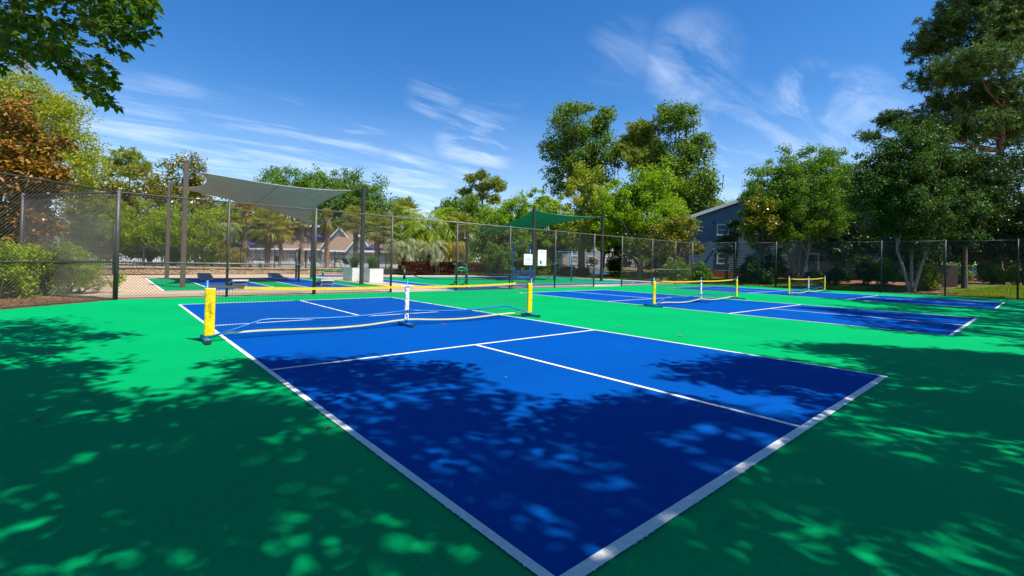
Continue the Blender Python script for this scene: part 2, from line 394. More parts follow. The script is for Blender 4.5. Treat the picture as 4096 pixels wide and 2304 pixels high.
# small green games square by the fence corner
paint('game_surface', [(-3.3, 19.9), (-2.55, 19.9), (-2.2, 21.4), (-3.3, 21.4)], .006, GREEN2)
m = MB(); m.sheet([(-2.55, 19.85), (-2.45, 19.85), (-2.08, 21.45), (-2.18, 21.45)], .010); tag(m.build('game_lines', LINE), kind='structure')

# badminton / fitness court: green field, blue border band, white edge lines
def rr(x0, y0, x1, y1, r, n=6):
    out = []
    for cx, cy, a0 in ((x1-r, y0+r, -90), (x1-r, y1-r, 0), (x0+r, y1-r, 90), (x0+r, y0+r, 180)):
        for k in range(n+1): a = R_(a0+90*k/n); out.append((cx+r*math.cos(a), cy+r*math.sin(a)))
    return out
def band(name, po, pi, z, mat):
    n = len(po); m = MB(); m.add([(p[0], p[1], z) for p in po]+[(p[0], p[1], z) for p in pi], [(i, (i+1) % n, n+(i+1) % n, n+i) for i in range(n)]); tag(m.build(name, mat), kind='structure')
o1, o2, i1, i2 = rr(10.65, 17.35, 30.9, 30.1, 1.4), rr(10.72, 17.42, 30.83, 30.03, 1.36), rr(11.85, 18.62, 29.5, 28.9, .9), rr(11.92, 18.69, 29.43, 28.83, .87)
band('field_lines', o1, o2, .014, LINE); band('field_border', o2, i1, .010, BLUE); band('field_lines', i1, i2, .014, LINE)
paint('field_surface', i2, .010, GREEN2)
paint('field_border', [(10.35, FY+.03), (14.0, FY+.03), (14.0, 17.33), (10.7, 17.33)], .010, BLUE)
m = MB(); m.sheet([(10.25, FY+.03), (10.34, FY+.03), (10.69, 17.33), (10.6, 17.33)], .014); tag(m.build('field_lines', LINE), kind='structure')
paint('fitness_pad', [(9.6, 30.6), (14.4, 30.6), (14.4, 33.4), (9.6, 33.4)], .010, BLUE)
frame_lines('field_lines', 9.5, 30.5, 14.5, 33.5, .006)
paint('fitness_pad', [(24.3, 29.2), (29.2, 29.2), (28.8, 31.2), (24.3, 31.2)], .006, BLUE)

# lawns and beds
lawn_patch('lawn', [(17.3, 35.5), (25, 33.4), (30.5, 30.9), (33, 27.3), (34.6, 19.5), (48, 22.5), (58, 30), (50, 52), (26, 58), (17.3, 50)], 40)
lawn_patch('lawn', [(34.9, 6.8), (39.0, 6.0), (43.5, 14.5), (41, 20), (34.6, 19.0), (33.4, 17.0), (34.4, 13.4)], 30)
lawn_patch('lawn', [(35.6, -3), (47, -8), (52, -3.0), (46, 2.0), (38.8, 3.0), (36.2, 1.6)], 24)
# raised terrace behind the block wall with the pool deck on it
struct_prism('terrace', [(-40, 35.72), (17.3, 35.72), (17.3, 44), (-40, 44)], -.3, .33, MULCH)
struct_prism('pool_deck', [(-60, 41), (30, 41), (46, 60), (60, 130), (-60, 130)], -.3, .345, DECKM)

# ================================================================== NETS
def make_net():
    t = thing('pickleball_net', 'x', 'sports net'); t['_local'] = 1
    Lx, H = 6.78, .92
    f = MB()                                                       # end posts
    for x in (0, Lx):
        p = MB(); p.tube([(x, 0, .03), (x, 0, H+.02)], .021, 10); o = p.build('post', BLUEM, t, True)
        k = MB(); k.tube([(x, 0, H+.02), (x, 0, H+.055)], .023, 10); k.build('cap', BLACK, o)
        b = MB(); b.bbox((x, 0, .035), (.075, .56, .05), .008); o = b.build('foot', BLUEM, t)
        for s in (-1, 1):
            e = MB(); e.box((x, s*.295, .034), (.078, .03, .052)); e.build('end_cap', BLACK, o)
            bolt = MB(); bolt.tube([(x, s*.12, .055), (x, s*.12, .085)], .009, 6); bolt.build('bolt', STEEL, o)
    p = MB(); p.tube([(Lx/2, 0, .03), (Lx/2, 0, .33)], .026, 10); p.tube([(Lx/2, 0, .33), (Lx/2, 0, .93)], .012, 8); p.build('center_post', BLUEM, t, True)
    b = MB(); b.bbox((Lx/2, 0, .035), (.07, .50, .05), .008); o = b.build('foot', BLUEM, t)
    for s in (-1, 1): e = MB(); e.box((Lx/2, s*.265, .034), (.073, .03, .052)); e.build('end_cap', BLACK, o)
    for s in (0, 1):                                               # bent base tubes, sagging between elbow and middle
        fx = (lambda x: x) if s == 0 else (lambda x: Lx-x)
        pts = [(fx(.03), -.03, .06), (fx(.40), -.035, .17), (fx(.76), -.04, .285), (fx(.90), -.04, .292)]
        for k in range(1, 9):
            u = k/8; pts.append((fx(.9+(Lx/2-.9)*u), -.04, .292+.02*u-.05*math.sin(math.pi*u)))
        q = MB(); q.tube(pts, .0165, 8); q.build('base_tube', BLUEM, t, True)
    def ztop(x):
        u = x/(Lx/2) if x < Lx/2 else (Lx-x)/(Lx/2)
        return .832-.05*u-.05*4*u*(1-u)*.6
    def zbot(x): return .10+.018*math.sin(x*2.3)+.03*math.exp(-((x-Lx/2)/.5)**2)-.02*math.sin(math.pi*x/Lx)
    # cord mesh
    c = MB(); nx = 150; nz = 17; w = .0016
    xs = np.linspace(.12, Lx-.12, nx)
    for x in xs:
        zb, zt = zbot(x), ztop(x); c.add([(x-w, 0, zb), (x+w, 0, zb), (x+w, 0, zt), (x-w, 0, zt), (x, w*1.4, zb), (x, w*1.4, zt)], [(0, 1, 2, 3), (1, 4, 5, 2), (4, 0, 3, 5)])
    xc = np.linspace(.12, Lx-.12, 40)
    for k in range(1, nz):
        u = k/nz; vs = []; fs = []
        for x in xc:
            z = zbot(x)*(1-u)+ztop(x)*u; vs += [(x, -w, z), (x, w, z+w), (x, w, z-w)]
        for i in range(len(xc)-1):
            for a in range(3): b2 = (a+1) % 3; fs.append((i*3+a, i*3+b2, i*3+3+b2, i*3+3+a))
        c.add(vs, fs)
    c.build('net_cords', CORD, t)
    def strip(zf, half, x0, x1, name, mat, ny=.010, n=60, thick=.006):
        m = MB(); vs = []; fs = []
        for i in range(n+1):
            x = x0+(x1-x0)*i/n; z = zf(x); wob = .006*math.sin(x*9.1)+.004*math.sin(x*23)
            vs += [(x, -thick+wob*.5, z-half), (x, thick+wob*.5, z-half), (x, thick+wob*.5, z+half), (x, -thick+wob*.5, z+half)]
        for i in range(n):
            for a in range(4): b2 = (a+1) % 4; fs.append((i*4+a, i*4+b2, i*4+4+b2, i*4+4+a))
        fs += [(0, 3, 2, 1), (n*4, n*4+1, n*4+2, n*4+3)]
        m.add(vs, fs); return m.build(name, mat, t)
    strip(ztop, .021, .36, Lx/2-.09, 'top_tape', YEL); strip(ztop, .021, Lx/2+.09, Lx-.36, 'top_tape', YEL)
    strip(lambda x: ztop(x)+.012, .020, -.01, .5, 'end_strap', STRAPG, n=14, thick=.010); strip(lambda x: ztop(x)+.012, .020, Lx-.5, Lx+.01, 'end_strap', STRAPG, n=14, thick=.010)
    strip(zbot, .013, .05, Lx-.05, 'bottom_tape', PALEY, n=110)
    r = random.Random(5)
    def sleeve(x0, x1, z0, z1, name, mat, th=.026, nz_=26, ns=12, wr=.0032):
        m = MB(); vs = []; fs = []
        for i in range(nz_+1):
            z = z0+(z1-z0)*i/nz_; cxx, hw = (x0+x1)/2, (x1-x0)/2
            for k in range(ns):
                a = 2*math.pi*k/ns; ca, sa = math.cos(a), math.sin(a)
                ex = math.copysign(abs(ca)**.5, ca)*hw; ey = math.copysign(abs(sa)**.7, sa)*th
                wv = wr*(math.sin(z*41+k*1.7)+.7*math.sin(z*77-k))+r.uniform(-wr, wr)*.3
                vs.append((cxx+ex+wv*.4, ey+wv*(1 if abs(sa) > .3 else .3), z))
        for i in range(nz_):
            for k in range(ns): k2 = (k+1) % ns; fs.append((i*ns+k, i*ns+k2, (i+1)*ns+k2, (i+1)*ns+k))
        fs += [tuple(reversed(range(ns))), tuple(range(nz_*ns, nz_*ns+ns))]
        m.add(vs, fs); return m.build(name, mat, t, True)
    sl = sleeve(-.028, .115, .075, .815, 'sleeve', YEL); sleeve(Lx-.115, Lx+.028, .075, .815, 'sleeve', YEL)
    # faint stamped lettering running up the sleeve
    cu = bpy.data.curves.new('lettering', 'FONT'); cu.body = 'o pickle'; cu.size = .075; cu.extrude = .002; cu.align_x = 'CENTER'; cu.align_y = 'CENTER'
    to = bpy.data.objects.new('lettering', cu); COL.objects.link(to); dg = bpy.context.evaluated_depsgraph_get(); me = bpy.data.meshes.new_from_object(to.evaluated_get(dg)); bpy.data.objects.remove(to)
    lo = link_mesh('lettering', me, plain('sleeve_print', (.72, .54, .004), .6), sl); lo.location = (.045, -.036, .5)
    lo.rotation_euler = (R_(90), R_(-90), 0); lo.matrix_local = Matrix.Translation((.045, -.037, .50)) @ Matrix.Rotation(R_(90), 4, 'X') @ Matrix.Rotation(R_(90), 4, 'Z')
    sleeve(Lx/2-.045, Lx/2+.045, .11, .80, 'center_strap', WHITEF, .022, 40, 10, .006)
    tie = MB(); tie.tube([(Lx/2-.13, 0, .785), (Lx/2, -.03, .80), (Lx/2+.12, 0, .785)], .012, 6); tie.build('tie', WHITEF, t)
    return t
net0 = make_net()
def place_net(o, a, b, label):
    a, b = np.array(a), np.array(b); o.location = (a[0], a[1], .006); o.rotation_euler = (0, 0, math.atan2(b[1]-a[1], b[0]-a[0]))
    L = np.linalg.norm((b-a)[:2]); s = L/6.78; o.scale = (s, 1, 1) if abs(s-1) < .08 else (1, 1, 1)
    tag(o, label, 'sports net', 'portable nets across the blue courts')
nets = [net0, copy_tree(net0), copy_tree(net0)]
place_net(nets[0], (-.26, 7.02), (6.55, 6.92), 'yellow sleeved portable net nearest the camera, lettering stamped on its sleeve')
place_net(nets[1], gp(2613, 1228), gp(2973, 1194), 'yellow sleeved net on the middle blue court, beyond a strip of green')
place_net(nets[2], gp(3155, 1182), gp(3335, 1163.6), 'small looking yellow sleeved net on the farthest court before the blue house')

# ================================================================== CHAIN LINK FENCES
def chain(m, a, b, z0, z1, pitch=.075, r=.0022, nseg=4):
    "woven diamond wire between two ground points"
    a, b = np.array(a[:2], float), np.array(b[:2], float); L = np.linalg.norm(b-a); d = (b-a)/L; nrm = np.array([-d[1], d[0]]); H = z1-z0
    for sgn in (1, -1):
        k = -H
        while k < L:
            u0, u1 = k, k+H; zA, zB = (z0, z1) if sgn == 1 else (z1, z0)
            ua, ub = max(u0, 0), min(u1, L)
            za = zA+(zB-zA)*(ua-u0)/H; zb = zA+(zB-zA)*(ub-u0)/H
            if ub-ua > .02:
                ns = max(1, int(round(nseg*(ub-ua)/H))); vs = []; fs = []
                for s in range(ns+1):
                    t_ = s/ns; u = ua+(ub-ua)*t_; z = za+(zb-za)*t_; p = a+d*u+nrm*(.003*sgn)
                    vs += [(p[0]-d[0]*r*1.3, p[1]-d[1]*r*1.3, z+r*sgn), (p[0]+d[0]*r*1.3, p[1]+d[1]*r*1.3, z-r*sgn), (p[0]+nrm[0]*r*1.7, p[1]+nrm[1]*r*1.7, z)]
                for s in range(ns):
                    for q in range(3): q2 = (q+1) % 3; fs.append((s*3+q, s*3+q2, s*3+3+q2, s*3+3+q))
                m.add(vs, fs)
            k += pitch
def fence(label, pts, posts, H, mesh_spans, mats, rails, group='chain link fence runs', pr=.038, bottom=True, cap=True, rrad=.022, wr=.0020, wpitch=.085):
    "pts: run polyline; posts: list of (x, y, thick)"
    t = thing('chain_link_fence', label, 'fence', (pts[0][0], pts[0][1], 0), group)
    pm, rm, wm = mats
    for x, y, th in posts:
        p = MB(); r = pr*th; p.tube([(x, y, -.05), (x, y, H+.05)], r, 8); o = p.build('post', pm, t, True)
        k = MB(); k.lathe([(r*1.12, H+.05), (r*1.12, H+.075), (r*.6, H+.10), (.004, H+.115)], (x, y, 0), 8); k.build('cap', pm, o)
        bd = MB()
        if th > 1.1:
            for z in np.linspace(.2, H-.1, 7): bd.lathe([(r*1.1, z-.012), (r*1.22, z-.012), (r*1.22, z+.012), (r*1.1, z+.012)], (x, y, 0), 8)
            bd.build('band', pm, o)
    for i in range(len(pts)-1):
        a, b = pts[i], pts[i+1]; q = MB(); q.tube([(a[0], a[1], H-.02), (b[0], b[1], H-.02)], rrad, 8); q.build('top_rail', rm, t, True)
    for a, b, z in rails:
        q = MB(); q.tube([(a[0], a[1], z), (b[0], b[1], z)], rrad, 8); q.build('mid_rail', rm, t, True)
    for a, b in mesh_spans:
        q = MB(); chain(q, a, b, .04, H-.03, wpitch, wr); q.build('chain_mesh', wm, t)
        if bottom: q = MB(); q.tube([(a[0], a[1], .03), (b[0], b[1], .03)], .014, 6); q.build('bottom_wire', wm, t)
    return t
P1 = (-1.25, FY); P2 = (-3.5, 19.3); P3 = (-3.5, 29.9); P4 = (-1.2, 33.7)
xs = [-1.25, 1.5, 4.24, 7.26, 10.45, 13.63, 16.88, 20.2, 22.95, 26.4, 29.4, 31.85]
fence('long dark chain link fence between courts and beige sport area, two white signs on it',
      [(-1.25, FY), (31.85, FY)], [(x, FY, 1.6 if i in (0, 2, 11) else 1.15 if i in (3, 4, 7, 8) else 1.0) for i, x in enumerate(xs)], 3.06,
      [((-1.25, FY), (4.24, FY)), ((4.24, FY), (7.26, FY)), ((10.45, FY), (20.2, FY)), ((22.95, FY), (31.85, FY))], (GALV, GALVL, WIRE),
      [((-1.25, FY), (4.1, FY), 1.06), ((26.4, FY), (31.85, FY), 1.06)])
PL = (-9.3, 8.0)
fence('chain link fence run at the chamfered corner, in front of the bright green shrub', [P1, PL], [(-5.3, 11.84, 1.0), (PL[0], PL[1], 1.3)], 3.06, [(P1, PL)], (GALV, GALV, WIRE), [(P1, PL, 1.06)])
fence('chain link fence side of the sport slab seen edge on, grey and dense', [P1, P2, P3, P4], [(P2[0], P2[1], 1.3), (-3.5, 22.8, 1), (-3.5, 26.4, 1), (P3[0], P3[1], 1.3), (P4[0], P4[1], 1.3)], 3.06,
      [(P1, P2), (P2, P3), (P3, P4)], (GALV, GALV, WIRE_LIT), [(P1, P2, 1.06), (P3, P4, 1.06)], wr=.0020, wpitch=.07)
RF = [(31.85, FY), (33.0, 13.1), (33.75, 10.7), (34.3, 5.1), (34.35, 2.3), (34.5, -.4), (34.6, -4.5)]
fence('blackish green chain link fence behind the courts, trees and the blue house behind it', RF, [(x, y, 1.5 if i in (1, 5) else 1.0) for i, (x, y) in enumerate(RF[1:])], 3.10,
      [(RF[i], RF[i+1]) for i in range(len(RF)-1)], (WIRED, WIRED, WIRED), [(RF[0], RF[1], 1.06)])
# tall post stubs at the games lanes
for (px, py), lb in (((1194, 1126), 'charcoal steel post at the edge of the blue games lane, the nearer of a pair'), ((1184, 1114), 'slimmer charcoal steel post just behind its twin by the games lane')):
    g = gp(px, py); t = thing('steel_post', lb, 'post', (g[0], g[1], 0), 'steel posts by the games lanes')
    q = MB(); q.tube([(g[0], g[1], 0), (g[0], g[1], 1.72)], .06, 8); q.build('pole', POSTD, t, True)
    q = MB(); q.lathe([(.066, 1.72), (.066, 1.75), (.03, 1.78)], (g[0], g[1], 0), 8); q.build('cap', POSTD, t)
    q = MB(); q.box((g[0], g[1], .012), (.22, .22, .02)); q.build('base_plate', POSTD, t)

# ================================================================== SIGNS ON THE FENCE
def text_mesh(body, size, mat, parent, loc, name='lettering', ext=.002):
    cu = bpy.data.curves.new('lettering', 'FONT'); cu.body = body; cu.size = size; cu.extrude = ext; cu.align_x = 'CENTER'; cu.align_y = 'CENTER'
    to = bpy.data.objects.new('lettering', cu); COL.objects.link(to); dg = bpy.context.evaluated_depsgraph_get(); me = bpy.data.meshes.new_from_object(to.evaluated_get(dg)); bpy.data.objects.remove(to)
    o = link_mesh(name, me, mat, parent); o.location = loc; o.rotation_euler = (R_(90), 0, 0); return o
INK = plain('faded_ink', (.36, .36, .36), .7); TEAL = plain('teal_print', (.01, .13, .20), .6); INKL = plain('pale_ink', (.52, .56, .56), .7)
def sign(label, x, z, w, h, lines, diagram):
    y = FY-.075; t = thing('notice_sign', label, 'sign', (x, y, z), 'white notices hung on the fence')
    q = MB(); q.bbox((x, y, z), (w, .02, h), .004); q.build('panel', WHITEP, t)
    for body, sz, dz, mt in lines: text_mesh(body, sz, mt, t, (0, -.0125, dz))
    q = MB()
    for sx in (-.45, .45):
        for sz in (-.46, .46): q.tube([(x+sx*w, y-.014, z+sz*h), (x+sx*w, y+.07, z+sz*h)], .008, 6)
    q.build('tie', STEEL, t)
    if diagram:
        cx, cz, k = x-.10, z-.24, .10
        q = MB(); q.box((cx, y-.012, cz), (.11, .006, .19)); q.build('court_diagram', TEAL, t)
        q = MB()
        for i in range(5): q.box((cx-.125, y-.0115, cz-.09+i*.045), (.12, .004, .006)); q.box((cx+.125, y-.0115, cz-.09+i*.045), (.12, .004, .006))
        for i in (-.185, -.125, .125, .185): q.box((cx+i, y-.0118, cz), (.006, .004, .19))
        q.build('diagram_lines', INKL, t)
sign('small square white notice reading PICKLE BALL COURTS, hung on the fence', 14.80, 1.47, .60, .55, [('PICKLE BALL', .078, .03, INK), ('COURTS', .078, -.07, INK), ('8am - 9pm', .075, -.185, INK), ('___', .03, .23, INKL)], False)
sign('tall white notice with a teal court diagram, hung on the fence', 15.80, 1.58, .62, .82, [('PICKLEBALL COURT', .045, .335, INKL), ('RULES', .045, .27, INK)], True)

# ================================================================== SHADE SAILS
def sail_post(label, x, y, H, mat=POSTM):
    t = thing('sail_post', label, 'post', (x, y, 0), 'posts that carry the shade sails')
    q = MB(); q.bbox((x, y, H/2), (.17, .17, H), .012); q.build('column', mat, t)
    q = MB(); q.box((x, y, H+.012), (.19, .19, .022)); q.build('cap', mat, t)
    q = MB(); q.box((x, y, .012), (.30, .30, .02)); q.build('base_plate', mat, t)
def sail(name, label, corners, posts, mat, k=.20, seams=1):
    C = [np.array(c, float) for c in corners]; n = 28; c0 = sum(C)/4
    t = thing(name, label, 'shade sail', c0, 'shade sails stretched above the sport slab')
    def S(u, v):
        uu = .5+(u-.5)*(1-k*4*v*(1-v)); vv = .5+(v-.5)*(1-k*4*u*(1-u))
        return C[0]*(1-uu)*(1-vv)+C[1]*uu*(1-vv)+C[2]*uu*vv+C[3]*(1-uu)*vv
    G = np.array([[S(i/n, j/n) for j in range(n+1)] for i in range(n+1)]); rp = np.random.default_rng(3)
    G[1:-1, 1:-1, 2] += .02*np.sin(np.arange(1, n)[:, None]*1.1+np.arange(1, n)[None, :]*.25)
    v = np.concatenate([G.reshape(-1, 3), G.reshape(-1, 3)-[0, 0, .006]]); i = (np.arange(n)[:, None]*(n+1)+np.arange(n)[None, :]).ravel(); o = (n+1)**2
    q = np.stack([i, i+n+1, i+n+2, i+1], -1); q2 = q[:, ::-1]+o
    edge = [a for a in range(n+1)]+[a*(n+1)+n for a in range(1, n+1)]+[n*(n+1)+a for a in range(n-1, -1, -1)]+[a*(n+1) for a in range(n-1, 0, -1)]
    eq = np.array([[edge[a], edge[(a+1) % len(edge)], edge[(a+1) % len(edge)]+o, edge[a]+o] for a in range(len(edge))])
    me = np_mesh('cloth', v-c0, np.concatenate([q, q2, eq])); me.polygons.foreach_set('use_smooth', [True]*len(me.polygons)); link_mesh('cloth', me, mat, t)
    e = MB(); e.tube([G.reshape(-1, 3)[a] for a in edge]+[G.reshape(-1, 3)[edge[0]]], .022, 6); e.build('hem', mat, t)
    s = MB()
    for a in [int(n*(b+1)/(seams+1)) for b in range(seams)]: s.tube([G[a, j]-[0, 0, .008] for j in range(n+1)], .013, 5)
    s.build('seam', POSTD, t)
    for cnr, p in zip(C, posts): w = MB(); w.tube([cnr, p], .012, 6); w.build('wire', STEEL, t)
A = [(.85, 20.9), (8.42, 21.2), (8.45, 28.8), (.92, 28.4)]
hs = [5.0, 5.0, 3.43, 5.05]
for (x, y), h, lb, mt in zip(A, hs, ['tall brown sail post on the green games floor, nearest the long fence', 'tall charcoal sail post beside the white planters', 'short charcoal sail post under the low corner of the grey sail', 'tall brown sail post at the far end of the games floor, by the young trees'], (POSTM, POSTD, POSTD, POSTM)): sail_post(lb, x, y, h, mt)
pt = [(A[i][0], A[i][1], hs[i]-.08) for i in range(4)]
sail('shade_sail', 'pale grey four cornered shade sail above the games lanes', [(1.35, 21.25, 4.72), (7.9, 21.6, 4.78), (8.1, 28.35, 3.42), (1.25, 27.6, 4.75)], pt, SAILG, .20)
B = [(20.2, 20.8), (28.0, 21.1), (27.3, 27.8), (20.0, 28.0)]
hb = [5.02, 5.12, 4.5, 3.43]
for (x, y), h, lb in zip(B, hb, ['tall charcoal sail post behind the tall white notice', 'tall charcoal sail post beside the blue exercise bar, on the green floor', 'thin looking charcoal sail post at the back of the green floor', 'short charcoal sail post behind the green stepper machine']): sail_post(lb, x, y, h, POSTD)
pb = [(B[i][0], B[i][1], hb[i]-.08) for i in range(4)]
sail('shade_sail', 'dark green shade sail above the fitness floor', [(20.35, 20.98, 4.9), (27.5, 21.4, 4.98), (26.9, 27.3, 4.3), (20.9, 27.2, 3.6)], pb, SAILT, .17)

# ================================================================== CORNHOLE BOARDS
def make_board():
    t = thing('cornhole_board', 'x', 'game board'); t['_local'] = 1
    ang = math.asin(.22/1.2); M = Matrix.Rotation(ang, 3, 'X')
    def P(x, y, z): v = M @ Vector((x, y, z)); return (v.x, v.y, v.z+.085)
    q = MB(); hx = .305; n = 16; ring = []; outer = []
    cy = .97; rr_ = .076                                             # deck with a real hole
    for k in range(n): a = 2*math.pi*k/n; ring.append((rr_*math.cos(a), cy+rr_*math.sin(a)))
    sq = []
    for k in range(n):
        a = 2*math.pi*k/n; ca, sa = math.cos(a), math.sin(a); s = .20/max(abs(ca), abs(sa)); sq.append((s*ca, cy+s*sa))
    vs = [P(x, y, 0) for x, y in ring+sq]+[P(x, y, -.016) for x, y in ring+sq]; o = 2*n
    fs = []
    for k in range(n): k2 = (k+1) % n; fs += [(k, n+k, n+k2, k2), (o+k2, o+n+k2, o+n+k, o+k), (k, k2, o+k2, o+k)]
    q.add(vs, fs)
    def slab(x0, y0, x1, y1): q.add([P(x0, y0, 0), P(x1, y0, 0), P(x1, y1, 0), P(x0, y1, 0), P(x0, y0, -.016), P(x1, y0, -.016), P(x1, y1, -.016), P(x0, y1, -.016)], [(0, 1, 2, 3), (7, 6, 5, 4), (0, 4, 5, 1), (1, 5, 6, 2), (2, 6, 7, 3), (3, 7, 4, 0)])
    slab(-hx, 0, hx, cy-.2); slab(-hx, cy+.2, hx, 1.22); slab(-hx, cy-.2, -.2, cy+.2); slab(.2, cy-.2, hx, cy+.2)
    deck = q.build('deck', SLATE, t)
    q = MB()
    def rail(x0, y0, x1, y1): q.add([P(x0, y0, -.017), P(x1, y0, -.017), P(x1, y1, -.017), P(x0, y1, -.017), P(x0, y0, -.085), P(x1, y0, -.085), P(x1, y1, -.085), P(x0, y1, -.085)], [(0, 1, 2, 3), (7, 6, 5, 4), (0, 4, 5, 1), (1, 5, 6, 2), (2, 6, 7, 3), (3, 7, 4, 0)])
    rail(-hx, 0, -hx+.02, 1.22); rail(hx-.02, 0, hx, 1.22); rail(-hx+.02, 0, hx-.02, .02); rail(-hx+.02, 1.2, hx-.02, 1.22); q.build('frame', CREAM, t)
    for s in (-1, 1):
        q = MB(); q.box((s*(hx-.05), 1.10, .14), (.04, .07, .28), 0, Matrix.Rotation(R_(-8), 3, 'X')); q.build('leg', CREAM, t)
    q = MB(); q.box((0, 1.12, .10), (.50, .018, .09)); q.build('brace', CREAM, t)
    return t
bd = make_board()
for i, (x, y, rz, lb) in enumerate([(2.88, 22.0, 180, 'cream backed cornhole board on the blue lane near the brown sail post, tipped away'), (6.42, 21.6, 180, 'cream backed cornhole board beside the dark fence post on the second lane'),
        (2.55, 27.2, 0, 'slate blue topped cornhole board at the back of the first lane, under the grey sail'), (6.2, 27.6, 2, 'slate blue topped cornhole board in front of the steel posts and block wall')]):
    o = bd if i == 0 else copy_tree(bd); o.location = (x, y, .012); o.rotation_euler = (0, 0, R_(rz)); tag(o, lb, 'game board', 'cornhole boards on the games lanes')

# ================================================================== PLANTERS
def strap_plant(name, label, loc, n, h, spread, mat, seed, group=None, w=.035, cat='plant', stem=True):
    r = np.random.default_rng(seed); t = thing(name, label, cat, loc, group); V = []; Q = []
    for k in range(n):
        a = r.uniform(0, 2*math.pi); b = np.array([math.cos(a), math.sin(a), 0]); s = np.array([-b[1], b[0], 0]); L = h*r.uniform(.6, 1.05); lean = r.uniform(.05, spread); base = b*r.uniform(0, .12)*min(1.5, h); ww = w*r.uniform(.7, 1.2)
        base = base+np.array([r.uniform(-.1, .1), r.uniform(-.1, .1), 0])*h
        pts = [base+b*(lean*L*(u**1.8))+np.array([0, 0, L*(u-.28*lean*u*u)]) for u in (0, .33, .66, 1)]
        o = len(V)*1
        for i, p in enumerate(pts): hw = ww*(.7, 1, .8, .08)[i]*.5; V += [p-s*hw, p+s*hw]
        for i in range(3): Q.append([o+2*i, o+2*i+1, o+2*i+3, o+2*i+2])
    link_mesh('blades', np_mesh('blades', np.array(V), np.array(Q)), mat, t)
    return t
for i, (x, y, w, d, lb, lp) in enumerate([(9.72, 25.2, .80, 1.35, 'white box planter behind the other, nearer the block wall', 'spiky green strap leaved plant in the farther white planter'), (9.98, 23.4, .80, 1.30, 'white box planter beside the charcoal sail post, the closer of the pair', 'spiky green strap leaved plant in the closer white planter')]):
    t = thing('planter_box', lb, 'planter', (x, y, 0), 'white planters with strap leaved plants'); H = .77
    q = MB(); q.prism([(x-w/2, y-d/2), (x+w/2, y-d/2), (x+w/2, y+d/2), (x-w/2, y+d/2)], .003, H-.06)
    q.build('box', WHITEP, t)
    q = MB()
    for (a, b, c, e) in ((x, y-d/2+.03, w, .06), (x, y+d/2-.03, w, .06), (x-w/2+.03, y, .06, d-.12), (x+w/2-.03, y, .06, d-.12)): q.box((a, b, H-.03), (c+.006*(c == w), e, .06))
    q.build('rim', WHITEP, t)
    q = MB(); q.sheet([(x-w/2+.06, y-d/2+.06), (x+w/2-.06, y-d/2+.06), (x+w/2-.06, y+d/2-.06), (x-w/2+.06, y+d/2-.06)], H-.055); q.build('soil', MULCH, t)
    strap_plant('strap_leaf_plant', lp, (x, y, H-.055), 130, .95, .75, L_GRASS, 40+i, 'plants in the white planters', .05)

# ================================================================== FITNESS EQUIPMENT
def rz_pts(pts, c, a): ca, sa = math.cos(a), math.sin(a); return [(c[0]+x*ca-y*sa, c[1]+x*sa+y*ca, z) for x, y, z in pts]
def stepper():
    c = (11.66, 17.0); a = R_(-12); t = thing('air_walker', 'green tube leg stepping machine with an arch, just behind the fence', 'exercise machine', (c[0], c[1], 0))
    def tb(m, pts, r): m.tube(rz_pts(pts, c, a), r, 8)
    q = MB(); arch = [(-.28, 0, .0), (-.28, 0, .78)]+[(-.28+.28*(1-math.cos(R_(t_))), 0, .78+.22*math.sin(R_(t_))) for t_ in (20, 45, 70, 90)]+[(.28*math.sin(R_(t_)), 0, .78+.22*math.cos(R_(t_))) for t_ in (20, 45, 70)]+[(.28, 0, .78), (.28, 0, 0)]
    tb(q, arch, .05); q.build('arch', GREENM, t, True)
    q = MB(); tb(q, [(-.26, 0, .84), (.26, 0, .84)], .028); tb(q, [(-.26, 0, .93), (.26, 0, .93)], .02); q.build('crossbar', GREENM, t, True)
    for s in (-1, 1):
        o = s*.27-.14; q = MB(); tb(q, [(o+.0, .12, 1.15), (o+.10, .12, 1.17), (o+.17, .12, 1.08), (o+.17, .12, .55), (o+.14, .12, .34), (o+.04, .12, .20), (o-.02, .12, .17)], .028); arm = q.build('swing_arm', GREENM, t, True)
        q = MB(); q.tube(rz_pts([(o-.16, .12, .165), (o+.06, .12, .165)], c, a), .03, 6); q.build('pedal', BLACK, t)
        q = MB(); q.lathe([(.12, .0), (.12, .02), (.04, .03), (.035, .14)], rz_pts([(o-.02, .12, .01)], c, a)[0], 10); q.build('foot', GREENM, t)
stepper()
def make_bench():
    t = thing('park_bench', 'x', 'bench'); t['_local'] = 1; W = 1.55
    for y0, z0, y1, z1, nm in ((-.02, .44, .42, .44, 'seat'), (.50, .50, .56, .86, 'backrest')):
        q = MB(); n = 7
        for k in range(n): u = k/(n-1); q.tube([(-W/2, y0+(y1-y0)*u, z0+(z1-z0)*u), (W/2, y0+(y1-y0)*u, z0+(z1-z0)*u)], .006 if 0 < k < n-1 else .024, 6)
        for x in np.linspace(-W/2, W/2, 20): q.tube([(x, y0, z0), (x, y1, z1)], .005 if abs(x) < W/2-.01 else .024, 5)
        q.build(nm, BLUED, t)
    for s in (-1, 1):
        x = s*.58; q = MB(); q.tube([(x, -.02, .41), (x, .40, .41), (x, .47, .47), (x, .56, .82)], .026, 8); q.build('bracket', BLACK, t, True)
        q = MB(); q.tube([(x, .22, 0), (x, .22, .40)], .032, 8); q.lathe([(.09, 0), (.09, .015), (.035, .03)], (x, .22, .0), 8); q.build('leg', BLACK, t, True)
        q = MB(); q.tube([(x*1.16, -.02, .44), (x*1.16, .02, .62), (x*1.16, .3, .64), (x*1.16, .50, .60)], .02, 6); q.build('armrest', BLUED, t, True)
    return t
